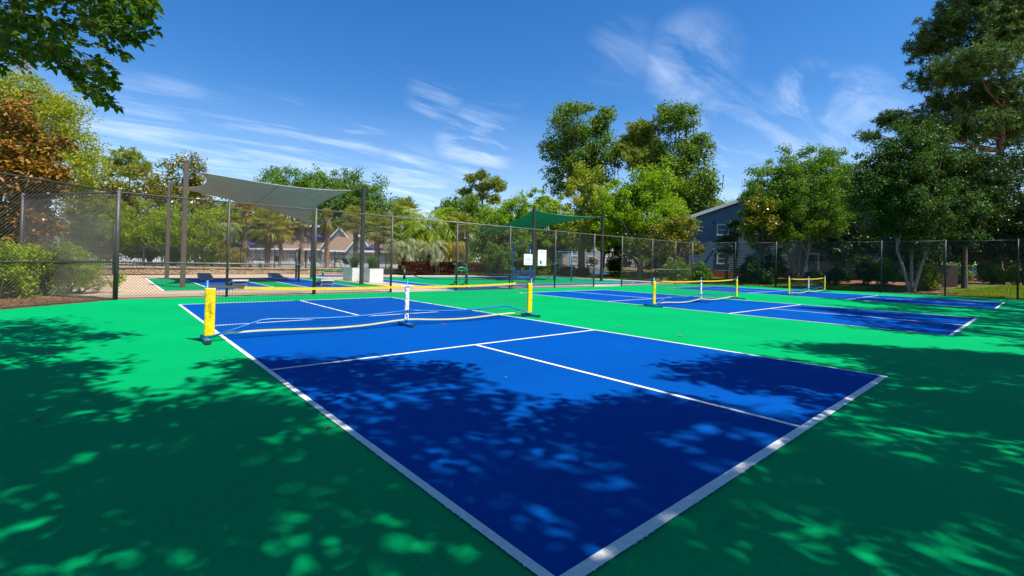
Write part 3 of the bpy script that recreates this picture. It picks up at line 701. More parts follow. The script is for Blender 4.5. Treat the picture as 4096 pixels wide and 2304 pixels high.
b0 = make_bench(); b0.location = (15.35, 17.02, 0); b0.rotation_euler = (0, 0, R_(180)); tag(b0, 'blue wire mesh bench close behind the fence under the white notices', 'bench', 'blue benches round the fitness floor')
b1 = copy_tree(b0); g = gp(2150+1040*.2523, 900+858*.2523); b1.location = (g[0]+.3, g[1]+.4, 0); b1.rotation_euler = (0, 0, R_(-20)); tag(b1, 'blue bench under the trees by the lawn, beyond the open fence gap', 'bench', 'blue benches round the fitness floor')
def bar(label, p, q_, H, arched=False):
    p, q_ = np.array(p[:2]), np.array(q_[:2]); t = thing('exercise_bar', label, 'exercise bar', (p[0], p[1], 0), 'blue pull up bars')
    for a in (p, q_):
        m = MB(); m.tube([(a[0], a[1], 0), (a[0], a[1], H+.05)], .055, 8); m.build('upright', BLUEM, t, True)
    m = MB(); n = 9; pts = []
    for k in range(n): u = k/(n-1); a = p+(q_-p)*u; pts.append((a[0], a[1], H-.03+(.16*math.sin(math.pi*u) if arched else 0)))
    m.tube(pts, .032, 8); m.build('crossbar', BLUEM, t, True)
bar('blue pull up bar with a bowed top, behind the white notices', (20.9, 23.6), (21.95, 22.9), 2.55, True)
bar('plain blue pull up bar on the green floor beyond the fence', (24.0, 22.3), (24.85, 21.45), 2.2)
def situp():
    g = gp(1288, 1104); c = (g[0], g[1]); t = thing('sit_up_bench', 'green sit up bench between the block wall and the planters', 'exercise bench', (g[0], g[1], 0)); a = R_(-14)
    q = MB(); q.tube(rz_pts([(0, 0, .36), (1.55, 0, .36)], c, a), .06, 8); q.build('beam', GREENM, t, True)
    for x in (.05, 1.5):
        q = MB(); q.tube(rz_pts([(x, 0, 0), (x, 0, .36)], c, a), .07, 8); q.build('leg', GREENM, t, True)
    q = MB(); q.tube(rz_pts([(1.75, 0, 0), (1.2, 0, .95)], c, a), .05, 8); q.tube(rz_pts([(1.22, -.25, .8), (1.22, .25, .8)], c, a), .04, 8); q.build('foot_hold', GREENM, t, True)
situp()
def elliptical():
    g = gp(2150+2060*.2523, 900+888*.2523); c = (g[0], g[1]); t = thing('cross_trainer', 'green cross trainer with tall handles, behind the far end of the fence', 'exercise machine', (g[0], g[1], 0)); a = R_(-35)
    q = MB(); q.tube(rz_pts([(-.75, 0, .06), (.75, 0, .06)], c, a), .05, 8); q.build('base', GREENM, t, True)
    for s in (-1, 1):
        q = MB(); q.tube(rz_pts([(-.55, s*.18, .15), (-.7, s*.2, .9), (-.85, s*.2, 1.35), (-.75, s*.2, 1.7)], c, a), .04, 8); q.build('handle', GREENM, t, True)
        q = MB(); q.tube(rz_pts([(-.6, s*.18, .3), (.6, s*.15, .22)], c, a), .035, 8); q.build('pedal_arm', GREENM, t, True)
    q = MB(); q.tube(rz_pts([(-.55, 0, .05), (-.6, 0, .8)], c, a), .06, 8); q.build('column', GREENM, t, True)
    q = MB(); q.tube(rz_pts([(.7, -.1, .05), (.7, -.1, .95)], c, a), .05, 8); q.tube(rz_pts([(.7, .1, .05), (.7, .1, .95)], c, a), .05, 8); q.build('rear_frame', GREENM, t, True)
elliptical()
def lownet():
    g = gp(1617, 1117); e = gp(2216, 1121)
    t = thing('low_net', 'slack black cord net lying low from a short charcoal post across the green floor', 'sports net', (g[0], g[1], 0))
    q = MB(); q.tube([(g[0], g[1], 0), (g[0], g[1], .66)], .085, 8); o = q.build('post', POSTD, t, True)
    q = MB(); q.lathe([(.09, .66), (.09, .69), (.02, .71)], (g[0], g[1], 0), 8); q.build('cap', POSTD, o)
    pts = [(g[0]+.05, g[1]-.05, .55)]; d = np.array(e)-np.array(g)
    for u, z in ((.03, .42), (.06, .25), (.09, .13), (.13, .06), (.2, .035), (.4, .03), (.6, .03), (.8, .03), (.93, .06), (1, .5)): p = np.array(g)+d*u; pts.append((p[0], p[1], z))
    q = MB(); q.tube(pts, .032, 6); q.build('net_roll', CORD, t, True)
    q = MB(); q.tube([(e[0], e[1], 0), (e[0], e[1], .66)], .06, 8); q.build('post', POSTD, t, True)
lownet()
# ================================================================== BUILDINGS
E1 = np.array([math.cos(YAW), -math.sin(YAW), 0]); E2 = np.array([math.sin(YAW), math.cos(YAW), 0])
def quadface(m, *pts): m.add([tuple(p) for p in pts], [tuple(range(len(pts)))])
def slabface(m, pts, th=.15):
    "roof plane with thickness (downwards)"
    n = len(pts); vs = [tuple(p) for p in pts]+[(p[0], p[1], p[2]-th) for p in pts]
    m.add(vs, [tuple(range(n)), tuple(range(2*n-1, n-1, -1))]+[(i, (i+1) % n, n+(i+1) % n, n+i) for i in range(n)])
def clap(m, o, h, nrm, W, ztop_f, z0, pitch=.19, proj_=.03):
    "lapped siding boards on a wall: o left foot, h along, nrm outwards"
    z = z0; zmax = max(ztop_f(u) for u in np.linspace(0, W, 41))
    while z < zmax-.02:
        us = [u for u in np.linspace(0, W, 81) if ztop_f(u) > z+pitch*.3]
        if len(us) < 2: break
        # contiguous interval(s): gable shapes are convex in u
        a, b = us[0], us[-1]
        p = lambda u, zz, out: (o[0]+h[0]*u+nrm[0]*out, o[1]+h[1]*u+nrm[1]*out, zz)
        zt = z+pitch
        vs = [p(a, z, proj_), p(b, z, proj_), p(b, zt, .004), p(a, zt, .004), p(a, z, 0), p(b, z, 0)]
        m.add(vs, [(0, 1, 2, 3), (4, 5, 1, 0)]); z += pitch
def window(parent, o, h, nrm, u, z, w, H, frame=TRIM, pane=BLIND, fw=.10, bars=1, name='window'):
    a = math.atan2(h[1], h[0]); c = lambda du, dz, out: (o[0]+h[0]*(u+du)+nrm[0]*out, o[1]+h[1]*(u+du)+nrm[1]*out, z+dz)
    q = MB()
    q.box(c(0, H/2+fw/2, .05), (w+2*fw, .07, fw), a); q.box(c(0, -H/2-fw/2, .055), (w+2*fw+.06, .09, fw), a)
    q.box(c(-w/2-fw/2, 0, .05), (fw, .07, H), a); q.box(c(w/2+fw/2, 0, .05), (fw, .07, H), a)
    for k in range(bars): q.box(c(0, -H/2+H*(k+1)/(bars+1), .045), (w, .05, .045), a)
    f = q.build(name, frame, parent)
    q = MB(); q.box(c(0, 0, .03), (w, .012, H), a); q.build('pane', pane, f)
    return f

# --- two storey blue grey apartment house at the right
def blue_house():
    o = gx(2755, 44, .5); h = np.array([.5, -.866, 0]); n = np.array([-.866, -.5, 0]); W = 17.6; zb = .3; ze = 5.95; sl = .36
    t = thing('apartment_house', 'dark blue two storey house with white window frames behind the trees', 'house', (o[0], o[1], zb))
    zt = lambda u: ze+sl*(u if u < W/2 else W-u)
    P = lambda u, z, out=0: (o[0]+h[0]*u+n[0]*out, o[1]+h[1]*u+n[1]*out, z)
    q = MB()
    poly = [P(0, zb), P(W, zb), P(W, ze), P(W/2, zt(W/2)), P(0, ze)]; back = [(p[0]-n[0]*12, p[1]-n[1]*12, p[2]) for p in poly]
    q.add(poly+back, [(0, 1, 2, 3, 4), (9, 8, 7, 6, 5), (0, 5, 6, 1), (1, 6, 7, 2), (4, 9, 5, 0)])
    clap(q, o, h, n, W, zt, .95)
    q.build('wall', SIDE, t)
    q = MB()
    for a, b, za, zb2 in ((-.35, W/2, ze-.35*sl, zt(W/2)), (W+.35, W/2, ze-.35*sl, zt(W/2))):
        slabface(q, [P(a, za+.18, .35), P(b, zb2+.18, .35), P(b, zb2+.18, -12.3), P(a, za+.18, -12.3)][::(1 if a > b else -1)], .14)
    rf = q.build('roof', ROOFM, t)
    q = MB()
    for a, b, za, zb2 in ((-.36, W/2, ze-.36*sl, zt(W/2)), (W/2, W+.36, zt(W/2), ze-.36*sl)):
        q.add([P(a, za-.12, .36), P(b, zb2-.12, .36), P(b, zb2+.19, .36), P(a, za+.19, .36), P(a, za-.12, .40), P(b, zb2-.12, .40), P(b, zb2+.19, .40), P(a, za+.19, .40)], [(0, 1, 2, 3), (7, 6, 5, 4), (0, 4, 5, 1), (2, 6, 7, 3), (0, 3, 7, 4), (1, 5, 6, 2)])
    q.build('fascia', TRIM, t)
    q = MB(); q.tube([P(3.9, zt(3.9)+.1, -3), P(3.9, zt(3.9)+.75, -3)], .07, 8); q.build('vent_pipe', TRIM, rf)
    q = MB(); q.add([P(0, zb, .035), P(W, zb, .035), P(W, .95, .035), P(0, .95, .035), P(0, .95, 0), P(W, .95, 0)], [(0, 1, 2, 3), (3, 2, 5, 4)]); q.build('brick_base', REDB, t)
    def uz(px, py):
        d = ray(px, py); A = np.array([[d[0], -h[0]], [d[1], -h[1]]]); s = np.linalg.solve(A, (o-CP)[:2]); return s[1], float(CP[2]+d[2]*s[0])
    for px0, py0, px1, py1 in ((2872, 901, 2910, 938), (2872, 1016, 2910, 1053), (3229, 1017, 3270, 1083), (3226, 893, 3268, 960)):
        a, zt_ = uz(px0, py0); b, zb_ = uz(px1, py1); window(t, o, h, n, (a+b)/2, (zt_+zb_)/2, b-a, zt_-zb_)
    for px, py in ((2855, 890), (2854, 999)):
        u, z = uz(px, py); q = MB(); q.box(P(u, z, .12), (.14, .2, .14), math.atan2(h[1], h[0])); q.build('wall_lamp', TRIM if py > 900 else BLACK, t)
    u, z = uz(3140, 1050); q = MB(); q.box(P(u+.2, z, .1), (1.0, .16, 1.1), math.atan2(h[1], h[0])); mt = q.build('meter_cabinet', plain('grey_cabinet', (.16, .16, .155), .5), t)
    q = MB()
    for du in (-.05, .75):
        for dz in (-.36, 0, .36):
            c = np.array(P(u+du, z+dz, .18)); q.tube([c, c+n*.14], .13, 10)
    q.build('meter_dial', STEEL, mt)
    u2, z2 = uz(3183, 1076); q = MB(); q.box(P(u2, z2, .12), (.55, .2, .75), math.atan2(h[1], h[0])); q.build('junction_box', plain('grey_junction', (.22, .22, .21), .5), t)
    for uu in (W-.02, .06): q = MB(); q.box(P(uu, 3.2, .06), (.16, .12, 5.4), math.atan2(h[1], h[0])); q.build('corner_board', SIDE, t)
blue_house()

# --- clubhouse beyond the pool
def clubhouse():
    D0 = 88.0; base = gx(1230, D0, .0); t = thing('clubhouse', 'low clubhouse with brown shingle roof and white gable edges behind the palms', 'building', base)
    P = lambda px, py, d: dp(px, py, d)
    zg = .345
    def down(p, z=zg): return np.array([p[0], p[1], z])
    r = MB()
    # main hip roof
    el, er = P(950, 992, 90), P(1310, 996, 90); rl, rr_ = P(1165, 907, 96), P(1362, 909, 96); bl, br = el+E2*14, er+E2*14
    slabface(r, [el, er, rr_, rl]); slabface(r, [bl, el, rl]); slabface(r, [br, bl, rl, rr_])
    # lower left wing
    wl, wr = P(885, 985, 97), P(1010, 989, 97); tl, tr = P(905, 916, 103), P(1060, 920, 103)
    slabface(r, [wl, wr, tr, tl]); slabface(r, [wl+E2*12, wl, tl])
    # cross gable A, roof two, gable B, low roof C
    apA, flA = P(1358, 908, 89.5), P(1284, 986, 89.5); frA = flA+2*((apA-flA)*[1, 1, 0]); 
    slabface(r, [flA, apA, apA+E2*8, flA+E2*8][::-1]); slabface(r, [frA, apA, apA+E2*8, frA+E2*8])
    l2, r2, t2, u2 = P(1290, 1000, 86.5), P(1405, 1003, 86.5), P(1442, 923, 91), P(1368, 921, 91)
    slabface(r, [l2, r2, t2, u2])
    apB, flB, frB = P(1437, 938, 85), P(1380, 1005, 85), P(1496, 1007, 85)
    slabface(r, [flB, apB, apB+E2*7, flB+E2*7][::-1]); slabface(r, [frB, apB, apB+E2*7, frB+E2*7])
    c0, c1, c2, c3 = P(1440, 1003, 84.6), P(1580, 1006, 84.6), P(1560, 976, 88), P(1440, 974, 88)
    slabface(r, [c0, c1, c2, c3]); rf = r.build('roof', ROOFM, t)
    q = MB(); q.tube([P(1388, 985, 85.6), P(1388, 1004, 85.6)], .16, 8); q.build('vent_pipe', TRIM, rf)
    # walls
    w = MB()
    def wall(a, b, ztop, back=10): 
        a, b = np.array(a), np.array(b); a0, b0 = down(a), down(b); a1, b1 = a.copy(), b.copy(); a1[2] = b1[2] = ztop
        w.add([a0, b0, b1, a1, a0+E2*back, b0+E2*back, b1+E2*back, a1+E2*back], [(0, 1, 2, 3), (5, 4, 7, 6), (4, 0, 3, 7), (1, 5, 6, 2)])
    o = P(962, 993, 90.6); e = P(1300, 996, 90.6); wall(o, e, el[2]-.05); wall(P(1298, 1000, 87.1), P(1398, 1003, 87.1), l2[2]-.02); wall(P(895, 986, 97.5), P(1000, 988, 97.5), wl[2]-.02)
    w.build('wall', SIDEL, t)
    g = MB(); gbl, gbr, gba = flB+E2*.3, frB+E2*.3, apB+E2*.3
    g.add([down(gbl), down(gbr), gbr, gba, gbl], [(0, 1, 2, 3, 4)]); hB = (gbr-gbl); WB = np.linalg.norm(hB[:2]); hB = hB/np.linalg.norm(hB)
    zt = lambda u: gbl[2]+(gba[2]-gbl[2])*(u/(WB/2) if u < WB/2 else (WB-u)/(WB/2)); clap(g, gbl, hB, -E2, WB, zt, zg, .22, .03)
    ga = [flA+E2*.3, frA+E2*.3, apA+E2*.3]; g.add([down(ga[0]), down(ga[1]), ga[1], ga[2], ga[0]], [(0, 1, 2, 3, 4)])
    wc = [P(1446, 1003, 85.2), P(1572, 1006, 85.2)]; g.add([down(wc[0]), down(wc[1]), wc[1], wc[0]], [(0, 1, 2, 3)])
    g.build('gable_wall', SIDEW, t)
    f = MB()
    def rake(a, b, th=.32):
        a, b = np.array(a)-E2*.12, np.array(b)-E2*.12; f.add([a-[0, 0, th], b-[0, 0, th], b+[0, 0, .04], a+[0, 0, .04]]+[x-E2*.06 for x in (a-[0, 0, th], b-[0, 0, th], b+[0, 0, .04], a+[0, 0, .04])], [(0, 1, 2, 3), (7, 6, 5, 4), (0, 4, 5, 1), (2, 6, 7, 3)])
    rake(flA, apA); rake(apA, frA); rake(flB, apB); rake(apB, frB); rake(el, er, .28); rake(l2, r2, .28); rake(c0, c1, .26); rake(wl, wr, .26)
    f.build('white_trim', WHITEP, t)
    # doors and windows of the pool side
    h = (e-o); W = np.linalg.norm(h[:2]); h = np.array([h[0], h[1], 0])/W
    for u, w_, H, z, kind in ((1.8, 1.5, 1.5, 1.65, 'window'), (5.0, 1.5, 1.5, 1.65, 'window'), (7.0, .9, 2.05, 1.4, 'door'), (8.4, .9, 2.05, 1.4, 'door'), (10.6, 2.2, 1.3, 1.75, 'window'), (13.0, .9, 2.05, 1.4, 'door'), (14.6, .9, 2.05, 1.4, 'door')):
        window(t, np.array([o[0], o[1], 0]), h, -E2, u, z, w_, H, WHITEP, GLASSD, .12, 1 if kind == 'window' else 0, kind)
    o2 = P(1298, 1000, 87.1)
    for u, w_ in ((1.4, 1.5), (3.8, 1.2)): window(t, np.array([o2[0], o2[1], 0]), E1, -E2, u, 1.5, w_, 1.6, WHITEP, GLASSD, .12, 1)
clubhouse()
def back_house():
    D0 = 80.0; o = gx(2250, D0, .4); t = thing('apartment_house', 'grey house with white window trim glimpsed between trunks past the blue benches', 'house', o)
    W = 22.0; P = lambda u, z, out=0: tuple(o+E1*u-E2*out+np.array([0, 0, z]))
    q = MB(); q.add([P(0, 0), P(W, 0), P(W, 5.4), P(0, 5.4), P(0, 0, -9), P(W, 0, -9), P(W, 5.4, -9), P(0, 5.4, -9)], [(0, 1, 2, 3), (5, 4, 7, 6), (4, 0, 3, 7), (1, 5, 6, 2)]); clap(q, o, E1, -E2, W, lambda u: o[2]+5.3, .5, .24, .03); q.build('wall', SIDEW, t)
    q = MB(); slabface(q, [P(-.5, 5.3, .5), P(W+.5, 5.3, .5), P(W+.5, 8, -4.5), P(-.5, 8, -4.5)]); slabface(q, [P(W+.5, 5.3, -9.5), P(-.5, 5.3, -9.5), P(-.5, 8, -4.5), P(W+.5, 8, -4.5)]); q.build('roof', ROOFM, t)
    for u in (2, 5, 8, 11.5, 14.5, 18):
        for z in (1.5, 4.0): window(t, o, E1, -E2, u, z+o[2], 1.1, 1.3, TRIM, GLASSD, .12)
    o3 = o
back_house()
# white open shelter by the pool at the far left
def shelter():
    c = gx(262, 44, .33); t = thing('pool_shelter', 'white open sided shelter with flat roof at the far left', 'shelter', c); a = math.atan2(E1[1], E1[0])
    q = MB(); q.box((c[0]-1.0*E1[0], c[1]-1.0*E1[1], 2.55), (3.6, 3.0, .22), a); q.build('roof', WHITEP, t)
    for u, v in ((.6, -1.3), (-2.6, -1.3), (.6, 1.3), (-2.6, 1.3)): q = MB(); p = c+E1*u+E2*v; q.bbox((p[0], p[1], 1.39), (.24, .24, 2.1), .02, a); q.build('column', WHITEP, t)
shelter()

# ================================================================== POOL FENCE, BLOCK WALL, POOL FURNITURE
def iron_fence(label, a, b, z0, H, gap=2.35):
    a, b = np.array(a, float), np.array(b, float); L = np.linalg.norm(b-a); d = (b-a)/L; ang = math.atan2(d[1], d[0])
    t = thing('iron_fence', label, 'fence', (a[0], a[1], z0)); n = int(L/gap)
    for k in range(n+1):
        p = a+d*(L*k/n); q = MB(); q.box((p[0], p[1], z0+H/2+.03), (.07, .07, H+.06), ang); o = q.build('post', WIRED, t); q = MB(); q.box((p[0], p[1], z0+H+.075), (.09, .09, .03), ang); q.build('cap', WIRED, o)
    for z in (.12, H-.22, H-.04):
        q = MB(); p = (a+b)/2; q.box((p[0], p[1], z0+z), (L, .032, .04), ang); q.build('rail', WIRED, t)
    q = MB(); m_ = int(L/.115)
    for k in range(m_): p = a+d*(L*(k+.5)/m_); q.box((p[0], p[1], z0+H/2), (.02, .02, H-.06), ang)
    q.build('pickets', WIRED, t)
iron_fence('black iron picket fence of the pool along the top of the block wall', (-16, 39.4), (21.5, 39.8), .33, 1.52)
t = thing('block_wall', 'low tan stone block retaining wall behind the games lanes', 'wall', (2.8, 35.4, 0)); q = MB(); rw = random.Random(9)
for row in range(3):
    x = -14 + (row % 2)*.2
    while x < 17.2:
        w = rw.uniform(.34, .44); dd = rw.uniform(-.025, .03); q.bbox((x+w/2, 35.46+dd+row*.03, .012+.06+row*.128), (w-.012, .34, .122), .02); x += w
q.build('stone_courses', STONE, t)
q = MB(); x = -14
while x < 17.2: w = rw.uniform(.4, .5); q.bbox((x+w/2, 35.50+rw.uniform(-.02, .02), .432), (w-.01, .42, .075), .015); x += w
q.build('cap_stones', STONE, t)
def umbrella(label, px, py, dep, w):
    p = dp(px, py, dep); z = p[2]; t = thing('pool_umbrella', label, 'umbrella', (p[0], p[1], .345), 'navy umbrellas on the pool deck')
    q = MB(); n = 8; v = [(p[0], p[1], z+.35)]+[(p[0]+w*math.cos(2*math.pi*k/n), p[1]+w*math.sin(2*math.pi*k/n), z-.32) for k in range(n)]+[(p[0]+w*.98*math.cos(2*math.pi*k/n), p[1]+w*.98*math.sin(2*math.pi*k/n), z-.5) for k in range(n)]
    q.add(v, [(0, 1+k, 1+(k+1) % n) for k in range(n)]+[(1+k, 1+n+k, 1+n+(k+1) % n, 1+(k+1) % n) for k in range(n)]); q.build('canopy', UMB, t)
    q = MB(); q.tube([(p[0], p[1], .345), (p[0], p[1], z+.4)], .03, 6); q.build('pole', WHITEP, t)
    q = MB(); q.lathe([(.3, .345), (.3, .42), (.05, .46)], (p[0], p[1], 0), 10); q.build('base', BLACK, t)
umbrella('navy pool umbrella standing left of the clubhouse doors', 980, 968, 70, 1.5); umbrella('navy pool umbrella near the grey gable, partly behind a palm', 1497, 985, 62, 1.3); umbrella('navy pool umbrella mostly hidden behind the dark fence post', 1262, 938, 80, 1.3)
def make_chair():
    t = thing('pool_chair', 'x', 'chair'); t['_local'] = 1
    q = MB(); q.bbox((0, 0, .42), (.55, .55, .04), .01); q.build('seat', WHITEP, t)
    q = MB(); q.box((0, .27, .72), (.55, .04, .56), 0, Matrix.Rotation(R_(-10), 3, 'X')); q.build('backrest', STRAPG, t)
    for x in (-.25, .25):
        for y in (-.24, .24): q = MB(); q.tube([(x, y, 0), (x, y, .42)], .02, 6); q.build('leg', WHITEP, t)
    for x in (-.28, .28): q = MB(); q.tube([(x, -.24, .42), (x, -.24, .64), (x, .26, .66)], .018, 6); q.build('armrest', WHITEP, t)
    return t
ch = make_chair(); first = True
for i, (px, dep, rz) in enumerate([(905, 47, .4), (955, 46, 2.2), (985, 48, 1.2), (1085, 50, .2), (1112, 49, 2.6), (1160, 52, 1.0), (1182, 50, 3.3), (1232, 51, .6), (1250, 52, 2.0), (1325, 50, .3), (1345, 51, 2.9), (1358, 49, 1.3)]):
    o = ch if first else copy_tree(ch); first = False; p = gx(px, dep, .345); o.location = p; o.rotation_euler = (0, 0, rz); tag(o, 'white framed pool chair behind the black picket fence', 'chair', 'white framed chairs on the pool deck')
def make_lounger():
    t = thing('sun_lounger', 'x', 'lounger'); t['_local'] = 1
    q = MB(); q.bbox((0, -.3, .36), (.66, 1.3, .06), .01); q.build('seat', STRAPG, t)
    q = MB(); q.box((0, .62, .62), (.66, .05, .75), 0, Matrix.Rotation(R_(-40), 3, 'X')); q.build('backrest', STRAPG, t)
    for x in (-.3, .3):
        for y in (-.85, .3): q = MB(); q.tube([(x, y, 0), (x, y, .34)], .025, 6); q.build('leg', WHITEP, t)
    q = MB()
    for x in (-.34, .34): q.box((x, -.3, .36), (.03, 1.3, .08))
    q.build('side_rail', WHITEP, t); return t
lo0 = make_lounger()
for i, (px, dep, rz) in enumerate([(920, 52, .2), (970, 53, .3), (1030, 44.5, 1.2), (1300, 46, .8), (1400, 45.5, .4)]):
    o = lo0 if i == 0 else copy_tree(lo0); o.location = gx(px, dep, .345); o.rotation_euler = (0, 0, rz); tag(o, 'grey sling sun lounger with white frame behind the black picket fence', 'lounger', 'sun loungers on the pool deck')
# low white pool wall seen between the pickets at the left
t = thing('pool_wall', 'bright white pool wall seen through pickets below the young trees', 'wall', gx(650, 52, .345)); q = MB(); a_, b_ = gx(300, 52, .345), gx(890, 52, .345); c_ = (a_+b_)/2; q.box((c_[0], c_[1], .75), (np.linalg.norm(b_-a_), .25, .82), math.atan2((b_-a_)[1], (b_-a_)[0])); q.build('panel', WHITEP, t)
q = MB(); q.box((c_[0], c_[1], 1.19), (np.linalg.norm(b_-a_)+.1, .34, .06), math.atan2((b_-a_)[1], (b_-a_)[0])); q.build('coping', TRIM, t)
# utility cabinet and parked cars by the right hand trees
c = gx(3760, 31.5, .0); t = thing('utility_cabinet', 'dark brown metal utility cabinet behind the blackish fence', 'cabinet', c); q = MB(); q.bbox((c[0], c[1], .95), (1.5, 1.0, 1.8), .03, -.7); q.build('housing', BROWNB, t); q = MB(); q.bbox((c[0], c[1], .025), (1.7, 1.2, .1), .02, -.7); q.build('plinth', BEIGE, t)
q = MB(); q.box((c[0]-.39, c[1]-.33, .95), (.03, .02, 1.5), -.7); q.build('door_gap', BLACK, t)
def car(label, px, dep, rz, mat, zg):
    p = gx(px, dep, zg); t = thing('parked_car', label, 'car', p, 'cars parked beyond the right trees', rz); t['_local'] = 1
    prof = [(-2.2, .35), (-2.2, .75), (-2.1, .92), (-1.35, 1.0), (-.75, 1.42), (.55, 1.45), (1.25, 1.0), (2.05, .86), (2.22, .6), (2.2, .35)]
    q = MB(); n = len(prof); vs = []
    for s in (-1, 1):
        for x, z in prof: vs.append((x, s*(.86 if z < 1.05 else .66), z))
    q.add(vs, [tuple(range(n)), tuple(range(2*n-1, n-1, -1))]+[(i+1, i, n+i, n+i+1) for i in range(n-1)]+[(0, n-1, 2*n-1, n)]); q.build('body', mat, t)
    q = MB()
    for s in (-1, 1): q.add([(-1.2, s*.84, 1.03), (-.72, s*.69, 1.36), (.5, s*.69, 1.39), (1.1, s*.84, 1.03)], [(0, 1, 2, 3)] if s < 0 else [(3, 2, 1, 0)])
    q.build('side_glass', GLASSD, t)
    for x in (-1.35, 1.4):
        for s in (-1, 1): q = MB(); q.tube([(x, s*.66, .33), (x, s*.89, .33)], .33, 14); w = q.build('wheel', BLACK, t); q = MB(); q.tube([(x, s*.88, .33), (x, s*.90, .33)], .19, 12); q.build('rim', STEEL, w)
CARS = plain('silver_car_paint', (.50, .51, .53), .25, .4); CARW = plain('white_car_paint', (.75, .75, .75), .25)
car('silver car parked past the right hand trees, half hidden by a trunk', 3945, 47, .5, CARS, .38); car('white car parked past the right hand trees, at the edge of the fence post', 4085, 46, .5, CARW, .38)

# ================================================================== PLANTS
def unit(v): return v/np.maximum(np.linalg.norm(v, axis=-1, keepdims=True), 1e-9)
def leaf_verts(r, P, out, L, W, up=.5, rand=.8, droop=.25):
    n = len(P); nr = unit(out*.5+np.array([0, 0, up])+r.normal(size=(n, 3))*rand)
    tg = out*.6+r.normal(size=(n, 3))*.8-np.array([0, 0, droop]); tg = unit(tg-nr*(tg*nr).sum(1, keepdims=True)); b = np.cross(nr, tg)
    l = (L*r.uniform(.65, 1.25, n))[:, None]; w = (W*r.uniform(.65, 1.25, n))[:, None]
    return np.stack([P-tg*l*.5, P+b*w*.5-tg*l*.08, P+tg*l*.5, P-b*w*.5-tg*l*.08], 1)
def quads(n, k=4): return np.arange(n*k, dtype=np.int32).reshape(-1, k)
def clump_cloud(r, C, Rd, per, L, W, shell=.55, **kw):
    C = np.repeat(C, per, 0); Rr = np.repeat(Rd, per, 0); d = unit(r.normal(size=C.shape)); rad = r.random(len(C))[:, None]**shell
    return leaf_verts(r, C+d*rad*Rr, d, L, W, **kw)
def crown_centers(r, c, rad, n, gap=.0, low=-1.0, fill=.45):
    d = unit(r.normal(size=(n*3, 3))); d = d[d[:, 2] > low][:n]; rr_ = (fill+(1-fill)*r.random(len(d)))[:, None]
    lump = 1+.16*np.sin(d[:, :1]*5+r.uniform(0, 6))+.12*np.sin(d[:, 1:2]*7+r.uniform(0, 6))
    return np.asarray(c)+d*rr_*lump*np.asarray(rad)
def limb_tubes(m, base, fork, targets, r0, rnd, n=6, k=2):
    for tg in targets:
        b = np.asarray(base); f = np.asarray(fork)+np.array([rnd.uniform(-.1, .1), rnd.uniform(-.1, .1), rnd.uniform(-.6, .4)]); tg = np.asarray(tg); mid = f*.5+tg*.5+np.array([rnd.uniform(-.3, .3), rnd.uniform(-.3, .3), rnd.uniform(0, .5)])
        m.tube([f, mid, tg], [r0*.55, r0*.32, r0*.06], n, False)
def tree(label, base, lobes, leaf, bark, seed, nclump=60, per=110, L=.22, W=.12, cr=.9, trunks=1, tr=.16, group=None, name='broadleaf_tree', moss=False, cat='tree', up=.5, flat=.75, limbs=9, forkz=None, spread=.5, fill=.45):
    "lobes: list of (centre offset xyz, radii xyz)"
    r = np.random.default_rng(seed); rd = random.Random(seed); base = np.array(base, float); t = thing(name, label, cat, base, group)
    lobes = [(l[0], tuple(1.13*q for q in l[1])) for l in lobes]; nclump = int(nclump*1.7)
    vol = np.array([l[1][0]*l[1][1]*l[1][2] for l in lobes])**.67; cs = []
    for l, v in zip(lobes, vol): cs.append(crown_centers(r, l[0], l[1], max(4, int(nclump*v/vol.sum())), fill=fill))
    C = np.concatenate(cs); Rd = (cr*r.uniform(.55, 1.25, (len(C), 1)))*np.array([1, 1, flat])
    v = clump_cloud(r, C, Rd, per, L, W, up=up)
    o = link_mesh('crown', np_mesh('crown', v, quads(len(v))), leaf, t)
    zc = min(l[0][2]-l[1][2] for l in lobes); zf = forkz if forkz is not None else max(.5, zc+.6); ztop = max(l[0][2] for l in lobes)
    m = MB()
    for k in range(trunks):
        a = 2*math.pi*k/max(1, trunks)+seed; off = np.array([math.cos(a), math.sin(a), 0])*(spread if trunks > 1 else 0)
        b = off*.15; f = np.array([off[0]*1.1, off[1]*1.1, zf]); top = np.array([off[0]*1.8+rd.uniform(-.3, .3), off[1]*1.8+rd.uniform(-.3, .3), ztop])
        m.tube([b-[0, 0, .12], b+[0, 0, .02], b*.4+f*.6+[rd.uniform(-.08, .08), rd.uniform(-.08, .08), 0], f, f*.45+top*.55+[rd.uniform(-.3, .3), rd.uniform(-.3, .3), 0], top], [tr*1.35, tr*1.12, tr*.9, tr*.78, tr*.42, tr*.08], 8, False)
        idx = r.choice(len(C), min(len(C), max(3, limbs//trunks)), replace=False); limb_tubes(m, b, f, C[idx], tr, rd)
    t['_local'] = 1; m.build('trunk', bark, t, True)
    if moss:
        k = r.choice(len(C), min(len(C), 46), replace=False); V = []; Q = []
        for c in C[k]:
            for s in range(9):
                p = c+r.normal(size=3)*[.7, .7, .3]-[0, 0, .3]; a = r.uniform(0, 3.14); w = np.array([math.cos(a), math.sin(a), 0])*r.uniform(.03, .09); l = r.uniform(.5, 1.7); i = len(V); V += [p-w, p+w, p+w*.2-[0, 0, l], p-w*.2-[0, 0, l]]; Q.append([i, i+1, i+2, i+3])
        link_mesh('moss', np_mesh('moss', np.array(V), np.array(Q)), L_MOSS, t)
    return t
